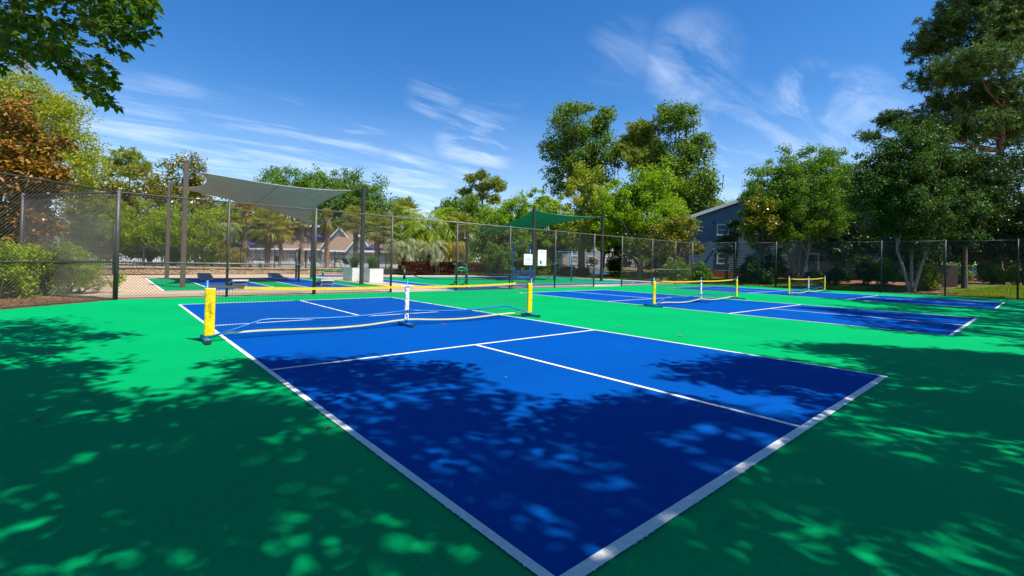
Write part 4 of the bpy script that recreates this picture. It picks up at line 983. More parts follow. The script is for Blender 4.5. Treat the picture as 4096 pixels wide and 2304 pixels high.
def lobes_px(spec, dep, base, squash=.8):
    "spec: list of (px, py_top, py_bottom, width_px) as seen; returns lobes relative to base"
    out = []
    for px, y0, y1, w in spec:
        c = dp(px, (y0+y1)/2, dep); rx = w/2*dep/FPX; rz = (y1-y0)/2*dep/FPX; out.append((c-np.asarray(base), (rx, rx*squash+.2, rz)))
    return out
def px_tree(label, px, dep, spec, leaf, bark, seed, zg=0.0, **kw):
    b = gx(px, dep, zg); return tree(label, b, lobes_px(spec, dep, b), leaf, bark, seed, **kw)
def needle_tufts(r, C, per, L, W):
    C2 = np.repeat(C, per, 0); d = unit(r.normal(size=C2.shape)+[0, 0, .35]); s = unit(np.cross(d, r.normal(size=C2.shape))); l = (L*r.uniform(.6, 1.2, len(d)))[:, None]; w = W*.5
    return np.stack([C2-s*w*.6, C2+d*l*.5-s*w, C2+d*l, C2+d*l*.5+s*w], 1)
def pine(label, px, dep, spec, seed, zg=0.0, ntuft=700, per=22, L=.42, W=.07, tr=.28, trunk_top=None, lean=0.0, group='tall pines', branches=26, leaf=None):
    "pine: spec of flattened foliage pads (px, py, w, h) joined to the trunk by limbs"
    r = np.random.default_rng(seed); rd = random.Random(seed); b = gx(px, dep, zg); t = thing('pine_tree', label, 'tree', b, group); t['_local'] = 1
    pads = []; area = sum(w*h for _, _, w, h in spec); C = []
    for x, y, w, h in spec:
        c = dp(x, y, dep+rd.uniform(-1.2, 1.2)*w*dep/FPX*.3)-b; rx = w/2*dep/FPX; rz = h/2*dep/FPX; pads.append((c, rx, rz)); n = max(12, int(ntuft*w*h/area))
        d = unit(r.normal(size=(n, 3))); sub = np.sin(d[:, :1]*6+x)*.15+np.sin(d[:, 1:2]*9+y)*.12+1
        C.append(c+d*(r.random((n, 1))**.5)*sub*np.array([rx, rx*.8, rz]))
    C = np.concatenate(C); v = needle_tufts(r, C, per, L, W); link_mesh('crown', np_mesh('crown', v, quads(len(v))), leaf or L_PINE, t)
    top = max(p[0][2] for p in pads); tx = [p for p in pads if p[0][2] == top][0][0]
    f = lambda z: np.array([tx[0]*(z/top)**1.6*.8, tx[1]*(z/top)**1.6*.8, z])
    m = MB(); m.tube([f(top*k/7) if k else np.array([0, 0, -.1]) for k in range(8)], [tr*(1-.86*k/7) for k in range(8)], 8, False)
    for c, rx, rz in pads:
        z = max(.4*top, min(top*.96, c[2]-rz*1.1-.15*abs(c[0]))); s = f(z); mid = s*.45+c*.55-np.array([0, 0, rz*.4]); m.tube([s, mid, c], [tr*.38*(1-z/top*.6), tr*.2, .03], 5, False)
        for k in range(5): e = c+np.array([rd.uniform(-1, 1)*rx*.8, rd.uniform(-1, 1)*rx*.6, rd.uniform(-.3, .5)*rz]); m.tube([mid*.4+c*.6, e], [tr*.12, .015], 4, False)
    m.build('trunk', BARKR, t, True); return t
def fan_palm(label, px, dep, py_c, rad_px, seed, zg=.33, tr=.17, leaf=None, nf=27, droop=.35, group='fan palms', only=None, boots=True, at=None):
    r = np.random.default_rng(seed); b = gx(px, dep, zg) if at is None else np.array([at[0], at[1], 0.0]); c = dp(px, py_c, dep)-b if at is None else np.array([.1, 0, at[2]]); Rr = .84*rad_px*dep/FPX; t = thing('fan_palm', label, 'palm', b, group); t['_local'] = 1
    m = MB(); H = c[2]; k = 10; m.tube([(r.uniform(-.03, .03), r.uniform(-.03, .03), -.1+(H+.1)*i/k) for i in range(k+1)], [tr*(1.25 if i == 0 else 1.0+.12*math.sin(i*2.1)) for i in range(k+1)], 10, False)
    if boots:                                                       # old leaf bases crossing on the trunk
        for i in range(int(H*26)):
            z = H*(.35+.65*r.random()); a = r.uniform(0, 6.28); d = np.array([math.cos(a), math.sin(a), 0]); p = d*tr*.9+[0, 0, z]; m.tube([p, p+d*.10+[0, 0, .16]], [.05, .022], 4, False)
    m.build('trunk', BARKPALM, t)
    V = []; Q = []
    def seg(a, bb, w0, w1, s):
        i = len(V); V.extend([a-s*w0, a+s*w0, bb+s*w1, bb-s*w1]); Q.append([i, i+1, i+2, i+3])
    for j in range(nf):
        el = R_(80-130*(j+.5)/nf) if only is None else R_(only[j % len(only)][1]); az = j*2.39996+r.uniform(-.2, .2) if only is None else only[j % len(only)][0]
        d = np.array([math.cos(az)*math.cos(el), math.sin(az)*math.cos(el), math.sin(el)]); pl = Rr*r.uniform(.42, .55); hub = c+d*pl-np.array([0, 0, .06*pl]); sd = unit(np.cross(d, [0, 0, 1.0]))
        seg(c, hub, .02, .015, sd); nb = 17; upv = np.cross(sd, d)
        for q in range(nb):
            a = R_(-105+210*q/(nb-1)); bd = d*math.cos(a)+sd*math.sin(a)+upv*.12; bl = Rr*.62*(1-.25*abs(a)/1.8)*r.uniform(.85, 1.1); s2 = unit(np.cross(bd, upv+r.normal(size=3)*.35)); m1 = hub+bd*bl*.55; e = m1+(bd*.75-np.array([0, 0, droop+.5*max(0, -math.sin(el))]))*bl*.5; w = Rr*.026
            seg(hub, m1, w*.5, w, s2); seg(m1, e, w, w*.12, s2)
    link_mesh('crown', np_mesh('crown', np.array(V), np.array(Q)), leaf or L_PALM, t); return t
def feather_palm(label, px, dep, py_c, rad_px, seed, zg=.33, tr=.2, leaf=None, nf=38, arch=1.0, name='feather_palm', group='feather palms', fruit=False, elr=(80, -20)):
    r = np.random.default_rng(seed); b = gx(px, dep, zg); c = dp(px, py_c, dep)-b; c[2] = max(c[2], .45); Rr = rad_px*dep/FPX; t = thing(name, label, 'palm', b, group); t['_local'] = 1
    m = MB(); H = c[2]; m.tube([(0, 0, -.1), (0, 0, H*.5), (0, 0, H+.05)], [tr*1.3, tr*1.05, tr], 10, False)
    for i in range(int(H*22)+8): z = H*r.random(); a = r.uniform(0, 6.28); d = np.array([math.cos(a), math.sin(a), 0]); p = d*tr*.95+[0, 0, z]; m.tube([p, p+d*.10+[0, 0, .14]], [.05, .02], 4, False)
    m.build('trunk', BARKPALM, t)
    V = []; Q = []
    for j in range(nf):
        el0 = R_(elr[0]+(elr[1]-elr[0])*(j+.5)/nf); az = j*2.39996+r.uniform(-.25, .25); h = np.array([math.cos(az), math.sin(az), 0]); sd = np.array([-h[1], h[0], 0]); L = Rr*r.uniform(1.1, 1.35); n = 15; p = c.copy(); el = el0; pts = [p.copy()]
        for k in range(n): el -= arch*2.0/n*(.4+1.2*k/n); p = p+(h*math.cos(el)+np.array([0, 0, math.sin(el)]))*L/n; pts.append(p.copy())
        for k in range(n):
            a, bb = pts[k], pts[k+1]; i = len(V); w = .022*(1-k/n)+.006; V.extend([a-sd*w, a+sd*w, bb+sd*w, bb-sd*w]); Q.append([i, i+1, i+2, i+3])
            if k < 2: continue
            d = unit((bb-a)[None])[0]; upv = np.cross(sd, d); ll = Rr*.34*math.sin(math.pi*(k-.5)/n)**.6+.05
            for s in (-1, 1):
                for u in (.15, .65):
                    q = a+(bb-a)*u; ld = unit((sd*s*.8+d*.75+upv*.3+r.normal(size=3)*.1)[None])[0]; e = q+ld*ll-np.array([0, 0, .25*ll]); w2 = unit(np.cross(ld, upv)[None])[0]*Rr*.012; mid = q*.5+e*.5+[0, 0, .06*ll]; i = len(V); V.extend([q-w2*.6, mid-w2, e, mid+w2]); Q.append([i, i+1, i+2, i+3])
    link_mesh('crown', np_mesh('crown', np.array(V), np.array(Q)), leaf or L_PINDO, t)
    if fruit:
        cc = []; rr2 = []
        for j in range(8): a = j*.785; o = c+np.array([math.cos(a)*.5*Rr, math.sin(a)*.5*Rr, -.42*Rr]); cc.append(o); rr2.append((.13*Rr, .13*Rr, .30*Rr))
        v = clump_cloud(r, np.array(cc), np.array(rr2), 160, .16, .07, droop=.9); link_mesh('fruit', np_mesh('fruit', v, quads(len(v))), L_ORANGE, t)
    return t
def bush(name, label, c, rad, n, per, leaf, seed, L=.14, W=.06, group=None, cr=.35, cat='shrub', stems=True, up=.5, fill=.35):
    r = np.random.default_rng(seed); rd = random.Random(seed); c = np.array(c, float); base = np.array([c[0], c[1], c[2]]); t = thing(name, label, cat, base, group); t['_local'] = 1
    C = crown_centers(r, (0, 0, rad[2]), rad, n, low=-.85, fill=fill); v = clump_cloud(r, C, cr*r.uniform(.6, 1.2, (len(C), 1))*np.array([1, 1, .9]), per, L, W, up=up); v[..., 2] = np.maximum(v[..., 2], .01)
    link_mesh('foliage', np_mesh('foliage', v, quads(len(v))), leaf, t)
    if stems:
        m = MB()
        for k in range(10): tg = C[rd.randrange(len(C))]*np.array([.8, .8, .9]); b = np.array([rd.uniform(-.2, .2)*rad[0], rd.uniform(-.2, .2)*rad[1], -.03]); m.tube([b, b*.4+tg*.6*np.array([.8, .8, 1]), tg], [.03, .02, .006], 5, False)
        m.build('stems', BARK, t)
    return t
def hedge(label, poly, z0, H, leaf, seed, n, L=.12, W=.07, cat='hedge'):
    r = np.random.default_rng(seed); P = np.array(poly, float); lo, hi = P.min(0), P.max(0); pts = []
    while sum(len(p) for p in pts) < n: q = lo+(hi-lo)*r.random((4000, 2)); pts.append(q[inpoly(q, P)])
    q = np.concatenate(pts)[:n]; z = z0+H*(.04+.96*r.random(n)**.6); z = np.where(r.random(n) < .4, z0+H*r.uniform(.9, 1.04, n)+.05*np.sin(q[:, 0]*4+q[:, 1]*3), z)
    c = np.array([*P.mean(0), z0]); p3 = np.column_stack([q, z])-c; v = leaf_verts(r, p3, unit(r.normal(size=(n, 3))), L, W); t = thing('hedge', label, cat, c); t['_local'] = 1
    link_mesh('foliage', np_mesh('foliage', v, quads(n)), leaf, t); m = MB()
    for k in range(14): b = P[r.integers(len(P))]*.25+P.mean(0)*.75; b = lo+(hi-lo)*(.15+.7*r.random(2)); b = b-c[:2]; m.tube([(b[0], b[1], -.05), (b[0]+.1, b[1], H*.7)], [.03, .01], 5, False)
    m.build('stems', BARK, t)
# ================================================================== TREES SEEN IN THE PHOTO (left to right)
G_TREES = 'trees round the courts'
px_tree('tall yellow green fine leaved tree beyond the left fence corner', 150, 33, [(150, 330, 640, 330), (215, 520, 790, 300), (40, 270, 700, 300), (290, 640, 800, 170), (120, 300, 480, 200)], L_YEL, BARKP, 11, nclump=170, per=130, L=.20, W=.10, cr=1.0, tr=.25, zg=.0)
def magnolia(label, px, dep, spec, seed, leaf=L_MAG, **kw):
    a = dict(nclump=170, per=70, L=.30, W=.13, cr=.85, up=1.1, name='magnolia_tree', group='magnolias with bronze leaf undersides', fill=.55, zg=.0); a.update(kw)
    return px_tree(label, px, dep, spec, leaf, BARK, seed, **a)
magnolia('large rusty bronze magnolia at the far left edge, behind the chamfered fence', 30, 15.5, [(70, 470, 800, 260), (30, 640, 1060, 300), (-60, 330, 1100, 380), (170, 620, 760, 130)], 12, L_MAGR, nclump=150, per=85, L=.20, W=.085, cr=.5, tr=.18)
magnolia('bronze magnolia between the yellow green tree and the far small pine', 430, 44, [(430, 690, 960, 200), (380, 760, 1060, 200)], 13, zg=.33)
magnolia('bronze magnolia just left of the spire topped magnolia, behind the young trees', 600, 45, [(595, 690, 1050, 200), (640, 720, 1000, 170), (520, 760, 1060, 190)], 14, zg=.33)
magnolia('spire topped magnolia rising behind the tallest brown sail post', 738, 43, [(738, 620, 800, 120), (738, 720, 1050, 210), (830, 820, 1055, 170)], 15, zg=.33)
pine('small far pine with rounded top above the magnolias', 515, 88, [(515, 622, 110, 56), (470, 655, 90, 40), (565, 668, 90, 45), (515, 690, 150, 50)], 16, .3, 420, 14, .75, .16, .35, group='tall pines')
for i, (px, tp, w, lb) in enumerate([(401, 850, 190, 'young green tree with a slim pale trunk, seen through the corner fence mesh'), (573, 790, 250, 'young green tree with a slim pale trunk, left of both brown sail posts'), (783, 800, 270, 'young green tree with a slim pale trunk, right of the brown sail posts')]):
    px_tree(lb, px, 37.5, [(px, tp, 985, w), (px+30, tp+60, 1010, w*.8), (px-40, tp+70, 1000, w*.7)], L_SHRUB if i else L_MID, BARKP, 20+i, nclump=75, per=110, L=.17, W=.085, cr=.6, tr=.085, group='young trees in the left bed', forkz=1.6, zg=.05)
oak = dict(nclump=120, per=110, L=.46, W=.26, cr=1.9, tr=.45, group='rounded oaks beyond the pool', zg=.3)
px_tree('broad rounded live oak, tallest of the oak mass behind the grey sail', 1190, 97, [(1150, 655, 830, 180), (1260, 670, 860, 200), (1200, 740, 960, 330)], L_OAK, BARK, 31, **oak)
px_tree('rounded live oak with hanging moss, behind the charcoal sail post', 1400, 95, [(1350, 695, 900, 220), (1430, 690, 880, 160), (1400, 800, 980, 260)], L_OAK, BARK, 32, moss=True, **oak)
px_tree('lower rounded oak sloping down toward the open sky, behind the fan palms', 1530, 99, [(1475, 715, 960, 150), (1550, 770, 980, 130), (1600, 830, 990, 90), (1440, 850, 990, 220)], L_OAK, BARK, 33, **oak)
px_tree('small far tree tip between the magnolias and oaks under the sail', 995, 92, [(970, 712, 900, 90), (1030, 712, 920, 90), (900, 790, 960, 130), (1000, 820, 970, 260)], L_MID, BARK, 34, **dict(oak, nclump=70))
px_tree('dark rounded tree under the lone leaning pine', 1850, 74, [(1800, 812, 960, 130), (1880, 800, 960, 170), (1940, 850, 980, 150)], L_MID, BARK, 35, **dict(oak, L=.36, W=.2, cr=1.4))
px_tree('mid green tree filling the gap right of the dark rounded tree', 2010, 66, [(1990, 845, 990, 160), (2060, 880, 1000, 120)], L_LIGHT, BARK, 36, **dict(oak, L=.32, W=.18, cr=1.2, nclump=80))
pine('lone leaning pine with open flat pads, standing against the sky in the middle', 1930, 80, [(1925, 700, 70, 40), (1880, 715, 60, 36), (1975, 735, 100, 44), (1860, 768, 74, 34), (1925, 752, 90, 34), (2000, 752, 56, 36), (1890, 800, 100, 34), (1975, 800, 64, 40), (1930, 785, 60, 28)], 37, .3, 620, 15, .60, .13, .34)
lt = dict(nclump=90, per=130, L=.24, W=.13, cr=.75, tr=.13, group='light green trees behind the fitness floor', zg=.2)
px_tree('light green tree left of the green sail peak', 2065, 52, [(2065, 785, 960, 120), (2050, 860, 1010, 170)], L_LIGHT, BARKP, 41, **lt)
px_tree('light green tree rising directly above the green sail', 2190, 54, [(2185, 752, 930, 130), (2170, 830, 1010, 200)], L_LIGHT, BARKP, 42, **lt)
px_tree('paler olive tree between the tall mossy tree and the bright rounded tree', 2330, 48, [(2340, 680, 880, 150), (2350, 780, 1010, 210)], L_YEL, BARKP, 43, **lt)
px_tree('bright rounded green tree, biggest of those beside the blue house', 2560, 44.5, [(2620, 650, 900, 200), (2520, 690, 930, 200), (2600, 770, 1010, 330), (2450, 740, 990, 190), (2690, 800, 1000, 150)], L_LIGHT, BARKP, 44, **dict(lt, nclump=190, per=130, tr=.22, cr=.85))
px_tree('slim green tree with two pale trunks beside the far blue bench', 2410, 50, [(2430, 740, 960, 130), (2390, 830, 1000, 130)], L_MID, BARKP, 45, **dict(lt, trunks=2, nclump=60))
tall = dict(nclump=130, per=120, L=.36, W=.20, cr=1.35, tr=.45, group='tall trees above the others', zg=.3, fill=.6)
px_tree('tall dark mossy oak, leftmost of the high crowns in the middle distance', 2325, 64, [(2310, 420, 560, 180), (2410, 430, 560, 90), (2230, 540, 650, 130), (2420, 550, 680, 130), (2320, 520, 720, 170), (2250, 640, 770, 140), (2390, 650, 760, 100)], L_MID, BARK, 51, moss=True, **tall)
px_tree('tall open crowned oak with drooping side limb, above the blue house roof', 2720, 60, [(2680, 425, 540, 130), (2740, 430, 520, 90), (2790, 545, 640, 130), (2700, 560, 700, 150), (2770, 660, 850, 190), (2820, 760, 900, 140), (2690, 640, 800, 200)], L_MID, BARK, 52, moss=True, **tall)
pine('broad dense pine between the two tall mossy oaks', 2560, 62, [(2570, 520, 130, 60), (2560, 570, 200, 90), (2590, 640, 220, 100), (2500, 600, 120, 60), (2640, 690, 120, 60)], 53, .3, 1400, 17, .55, .12, .4)
magnolia('low magnolia with bronze leaves touching the end of the blue house wall', 2715, 39.5, [(2715, 860, 1000, 110), (2770, 970, 1030, 50), (2660, 900, 1020, 110)], 54, zg=.3, nclump=60, per=60, L=.26, W=.11, cr=.6)
px_tree('far dark tree tops peeping over the blue house roof', 2890, 90, [(2850, 800, 960, 150), (2960, 812, 960, 170)], L_OAK, BARK, 55, **dict(oak, nclump=60))
bir = dict(nclump=200, per=125, L=.15, W=.085, cr=.62, tr=.11, group='multi stemmed birches behind the far fence', bark=None)
def birch(label, px, dep, spec, seed, leaf=L_BIRCH, **kw):
    a = dict(nclump=200, per=125, L=.16, W=.095, cr=.62, tr=.11, group='multi stemmed birches behind the far fence', name='birch_tree', trunks=3, spread=.75, zg=.05, forkz=2.6); a.update(kw)
    return px_tree(label, px, dep, spec, leaf, BARKB, seed, **a)
birch('wide multi stemmed birch in front of the blue house, sunlit crown', 3190, 37, [(3200, 600, 860, 250), (3330, 590, 840, 150), (3080, 660, 900, 190), (3050, 740, 900, 110), (3200, 760, 960, 380), (3390, 680, 900, 110)], 61, nclump=400)
magnolia('dark bronze magnolia in front of the blue house windows', 3045, 36, [(3040, 790, 930, 130), (3060, 860, 1000, 150)], 62, zg=.1, nclump=80, per=60, L=.24, W=.1, cr=.55)
birch('multi stemmed birch with three pale trunks near the brown cabinet', 3645, 29.5, [(3610, 520, 760, 210), (3740, 540, 800, 190), (3560, 640, 870, 230), (3680, 700, 1000, 370), (3480, 600, 860, 140)], 63, L_BIRCH_SHADED, nclump=380, tr=.09, L=.145, W=.085)
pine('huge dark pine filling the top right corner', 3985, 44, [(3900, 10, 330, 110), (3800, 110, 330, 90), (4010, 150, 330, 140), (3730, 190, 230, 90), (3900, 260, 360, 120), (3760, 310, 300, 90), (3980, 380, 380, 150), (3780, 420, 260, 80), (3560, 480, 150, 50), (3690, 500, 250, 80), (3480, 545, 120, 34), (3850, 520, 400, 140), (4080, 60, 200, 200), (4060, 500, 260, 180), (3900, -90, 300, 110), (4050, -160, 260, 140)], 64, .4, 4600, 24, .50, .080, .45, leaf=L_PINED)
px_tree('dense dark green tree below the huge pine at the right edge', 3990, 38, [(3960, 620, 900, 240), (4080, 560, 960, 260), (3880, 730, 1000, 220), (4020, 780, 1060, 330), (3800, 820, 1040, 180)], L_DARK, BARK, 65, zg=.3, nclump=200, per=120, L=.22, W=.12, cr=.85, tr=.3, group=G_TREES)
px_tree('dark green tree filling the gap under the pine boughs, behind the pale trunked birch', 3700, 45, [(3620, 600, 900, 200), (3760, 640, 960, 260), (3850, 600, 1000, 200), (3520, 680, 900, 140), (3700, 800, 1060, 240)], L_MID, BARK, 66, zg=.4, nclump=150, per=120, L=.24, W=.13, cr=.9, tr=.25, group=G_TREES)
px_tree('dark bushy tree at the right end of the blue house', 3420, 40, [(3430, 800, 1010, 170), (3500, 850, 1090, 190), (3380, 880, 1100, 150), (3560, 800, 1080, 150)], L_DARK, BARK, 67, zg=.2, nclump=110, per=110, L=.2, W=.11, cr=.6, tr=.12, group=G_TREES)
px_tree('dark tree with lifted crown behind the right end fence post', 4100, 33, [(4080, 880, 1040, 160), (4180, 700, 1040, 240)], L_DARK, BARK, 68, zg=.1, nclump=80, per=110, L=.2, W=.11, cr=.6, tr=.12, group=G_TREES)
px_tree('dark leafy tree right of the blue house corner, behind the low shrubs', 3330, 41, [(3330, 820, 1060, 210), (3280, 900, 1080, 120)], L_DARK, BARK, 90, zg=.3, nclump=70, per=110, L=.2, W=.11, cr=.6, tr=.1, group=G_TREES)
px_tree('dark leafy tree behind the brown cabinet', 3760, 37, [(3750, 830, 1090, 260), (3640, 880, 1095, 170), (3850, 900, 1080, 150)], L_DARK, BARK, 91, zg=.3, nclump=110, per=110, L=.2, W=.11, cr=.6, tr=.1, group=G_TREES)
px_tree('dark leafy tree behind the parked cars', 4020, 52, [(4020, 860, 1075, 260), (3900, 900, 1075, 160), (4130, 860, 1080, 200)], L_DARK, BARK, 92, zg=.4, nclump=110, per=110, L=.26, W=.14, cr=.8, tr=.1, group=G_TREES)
px_tree('dark understorey tree with a thick trunk behind the open fence gap', 2560, 50, [(2560, 900, 1050, 200), (2660, 900, 1060, 170), (2470, 880, 1020, 110)], L_DARK, BARKP, 93, zg=.3, nclump=90, per=110, L=.26, W=.14, cr=.8, tr=.35, group=G_TREES, forkz=1.5)
px_tree('dark understorey tree behind the blue bars and white notices', 2210, 56, [(2200, 860, 1040, 190), (2100, 880, 1040, 140), (2300, 880, 1010, 120)], L_MID, BARKP, 94, zg=.3, nclump=100, per=110, L=.28, W=.15, cr=.85, tr=.16, group=G_TREES, forkz=1.5)
px_tree('green understorey tree right of the orange fruited palm', 1960, 50, [(1960, 880, 1050, 170), (2040, 900, 1060, 120)], L_MID, BARKP, 95, zg=.3, nclump=80, per=110, L=.26, W=.14, cr=.8, tr=.14, group=G_TREES, forkz=1.5)
px_tree('dark screen tree behind the white pool wall at the left', 640, 58, [(560, 900, 1060, 260), (760, 900, 1060, 260), (380, 900, 1060, 260), (880, 930, 1060, 140)], L_DARK, BARK, 96, zg=.34, nclump=130, per=110, L=.3, W=.17, cr=.95, tr=.2, group=G_TREES, forkz=.8)
px_tree('green screen tree behind the pool, between stout palm and yellow green tree', 960, 100, [(930, 860, 1000, 200), (1080, 830, 980, 200)], L_MID, BARK, 97, zg=.34, nclump=90, per=110, L=.4, W=.25, cr=1.5, tr=.2, group=G_TREES, forkz=.8)
# straight trunk standing in the right lawn
px_tree('tree with a bare straight trunk on the strip of sunny lawn', 3858, 30.0, [(3858, 560, 930, 240), (3800, 700, 960, 190)], L_DARK, BARK, 69, zg=.1, nclump=110, per=110, L=.2, W=.11, cr=.65, tr=.16, group=G_TREES, forkz=3.4)
# wood on the horizon behind everything (too many crowns to tell apart)
def treeline():
    r = np.random.default_rng(77); C = []
    for k in range(430):
        px = r.uniform(-300, 4500); dep = r.uniform(115, 140); p = gx(px, dep, 0); C.append([p[0], p[1], r.uniform(1, 8.5)])
    C = np.array(C); Rd = np.array([[3.4, 3.4, 3.2]])*r.uniform(.7, 1.2, (len(C), 1)); v = clump_cloud(r, C, Rd, 150, .75, .45)
    tag(link_mesh('distant_woods', np_mesh('distant_woods', v, quads(len(v))), L_OAK), 'far off wood edge showing as one green band on the horizon', 'woods', None, 'stuff')
treeline()

# ------------------------------------------------------------------ palms
fan_palm('stout fan palm standing left of the clubhouse, thick trunk in front of its roof', 1069, 40, 900, 112, 81, tr=.23)
fan_palm('slimmer fan palm with yellowing skirt, beside the stout one', 1120, 47, 918, 80, 82, tr=.16, leaf=L_PALMY)
fan_palm('fan palm trimmed to a tuft with two hanging fronds, by the dark double post', 1307, 38.5, 872, 62, 83, tr=.17, leaf=L_PALMY, only=[(2.5, -62), (5.6, -60), (1.0, 78), (4.0, 82), (2.6, -70), (5.5, -70), (.2, 70)], nf=13, droop=.55)
fan_palm('tall fan palm half behind the charcoal sail post by the planters', 1420, 44, 880, 92, 84, tr=.2)
fan_palm('full headed fan palm above the white planters', 1508, 40, 915, 105, 85, tr=.19, droop=.5)
fan_palm('tall fan palm against the sky, right of the planters', 1622, 50, 850, 92, 86, tr=.24, droop=.5)
fan_palm('fan palm behind the maroon hedge end, left of the green sail', 1842, 45, 905, 92, 87, tr=.19)
fan_palm('fan palm partly under the grey sail, left of the clubhouse', 975, 46, 850, 84, 88, tr=.22, leaf=L_PALMY)
fan_palm('fan palm low behind the sail edge, beside the navy umbrella', 1205, 54, 878, 60, 89, tr=.18)
fan_palm('small dark fan palm in front of the blue house wall', 2905, 38, 985, 70, 90, .35, .13, L_DARK, nf=30)
fan_palm('small dark fan palm crown level with the upper blue house window', 2940, 40, 920, 60, 91, .35, .13, L_DARK, nf=28)
feather_palm('date palm with orange fruit bunches behind the maroon hedge', 1710, 44, 920, 125, 92, .33, .26, L_SHRUB, 44, .75, 'date_palm', fruit=True)
feather_palm('silvery weeping pindo palm left end of the maroon hedge', 1605, 40, 1000, 82, 93, .33, .22, L_PINDO, 42, 1.25, 'pindo_palm', elr=(85, 10))
feather_palm('silvery weeping pindo palm behind the middle of the maroon hedge', 1725, 41, 1005, 78, 94, .33, .22, L_PINDO, 42, 1.25, 'pindo_palm', elr=(85, 10))
feather_palm('weeping pale pindo palm between the young trees and the clubhouse', 893, 40, 925, 72, 95, .33, .2, L_PINDO, 36, 1.3, 'pindo_palm', elr=(85, 0))
feather_palm('short yellowish pindo palm by the black picket fence, left of the stout palm', 935, 38.8, 1020, 62, 96, .33, .2, L_PALMY, 30, 1.2, 'pindo_palm', elr=(80, 5))
feather_palm('golden tinged pindo palm right of the fruiting date palm', 1815, 42, 1000, 70, 97, .33, .2, L_PALMY, 34, 1.2, 'pindo_palm', elr=(80, 5))

# ------------------------------------------------------------------ hedges and shrubs
hedge('clipped maroon hedge along the edge of the beige slab', [(17.6, 33.15), (24.6, 32.75), (26.6, 31.9), (27.2, 33.2), (24.8, 34.5), (17.6, 34.9)], 0.0, 1.08, L_MAROON, 101, 42000, .10, .065)
hedge('strip of bright yellow ground flowers beyond the blue bars', [tuple(gx(2160, 52, 0)[:2]), tuple(gx(2215, 51, 0)[:2]), tuple(gx(2225, 53.5, 0)[:2]), tuple(gx(2162, 54.5, 0)[:2])], .25, .55, L_FLOWER, 102, 2200, .10, .06, 'flower bed')
hedge('far strip of yellow ground flowers above the blue bench under the trees', [tuple(gx(2395, 58, 0)[:2]), tuple(gx(2452, 57, 0)[:2]), tuple(gx(2455, 59, 0)[:2]), tuple(gx(2398, 60, 0)[:2])], .3, .5, L_FLOWER, 103, 1200, .11, .06, 'flower bed')
hedge('low clipped green hedge behind the maroon one', [tuple(gx(1935, 43, 0)[:2]), tuple(gx(2010, 43, 0)[:2]), tuple(gx(2012, 45, 0)[:2]), tuple(gx(1938, 45, 0)[:2])], .3, 1.35, L_SHRUB, 104, 4500, .12, .07)
g = gp(190, 1212)
def fg_bush():
    c = dp(165, 1150, 14.0); bush('bright_shrub', 'bright yellow green leafy shrub behind the chamfered fence at the left', (c[0], c[1], 0), (1.15, 1.0, .86), 70, 115, L_SHRUB, 111, .12, .034, None, .34)
    c = dp(300, 1150, 14.6); bush('sprawling_shrub', 'lower sprawling green shrub reaching toward the fence corner post', (c[0], c[1], 0), (1.0, .8, .55), 44, 100, L_SHRUB, 112, .12, .03, None, .30)
    c = dp(5, 1150, 12.8); bush('leafy_shrub', 'green shrub cut by the left picture edge, by the mid rail', (c[0], c[1], 0), (.75, .8, .80), 40, 100, L_SHRUB, 113, .12, .034, None, .32)
fg_bush()
for i, (px, dep, w, h, leaf, lb) in enumerate([
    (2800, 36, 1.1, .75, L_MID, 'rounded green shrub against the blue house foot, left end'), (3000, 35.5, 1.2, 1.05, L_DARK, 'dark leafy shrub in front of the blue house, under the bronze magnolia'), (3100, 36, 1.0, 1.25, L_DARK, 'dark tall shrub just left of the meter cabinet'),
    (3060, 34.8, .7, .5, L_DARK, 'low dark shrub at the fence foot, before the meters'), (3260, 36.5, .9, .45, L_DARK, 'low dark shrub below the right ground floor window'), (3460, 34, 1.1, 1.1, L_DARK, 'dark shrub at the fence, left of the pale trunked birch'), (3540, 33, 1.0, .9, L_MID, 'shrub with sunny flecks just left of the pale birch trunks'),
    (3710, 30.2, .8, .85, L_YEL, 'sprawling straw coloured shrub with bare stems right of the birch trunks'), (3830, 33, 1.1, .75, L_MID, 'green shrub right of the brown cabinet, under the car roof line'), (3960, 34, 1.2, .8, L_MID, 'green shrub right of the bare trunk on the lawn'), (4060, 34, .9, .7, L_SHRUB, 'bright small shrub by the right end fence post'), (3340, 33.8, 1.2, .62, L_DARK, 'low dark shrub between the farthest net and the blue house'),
    (2215, 50, 1.0, .6, L_MID, 'bushy shrub beside the bowed blue bar'), (2270, 46, 1.0, .55, L_DARK, 'thin dark shrub in the orange mulch bed'), (2330, 46, .9, .5, L_MAROON, 'reddish low shrub in the orange mulch bed by the plain blue bar'), (2460, 49, 1.1, 1.1, L_DARK, 'dark shrub behind the bench under the trees'),
    (1990, 42, 1.5, 1.5, L_MID, 'tall loose shrub behind the right end of the maroon hedge'), (2080, 45, 1.8, 1.7, L_MID, 'tall loose shrub left of the white notices'), (2150, 47, 1.4, 1.4, L_MID, 'tall loose shrub behind the white notices'), (2700, 36, 1.0, 1.0, L_MID, 'pale flowering looking shrub beyond the cross trainer'), (2620, 48, 1.3, 1.2, L_DARK, 'dark shrub behind the thick trunk past the fence'),
    (700, 38.0, .5, .95, L_MID, 'narrow upright green shrub between the brown sail posts'), (845, 37.8, .6, .95, L_YEL, 'straw tinted upright shrub near the end of the block wall')]):
    p = gx(px, dep, 0); p[2] = float(hground(p[0], p[1])); bush('shrub', lb, p, (w, w*.8, h), int(38*w*h)+12, 90, leaf, 120+i, .17, .085, 'shrubs along the fences', .36)
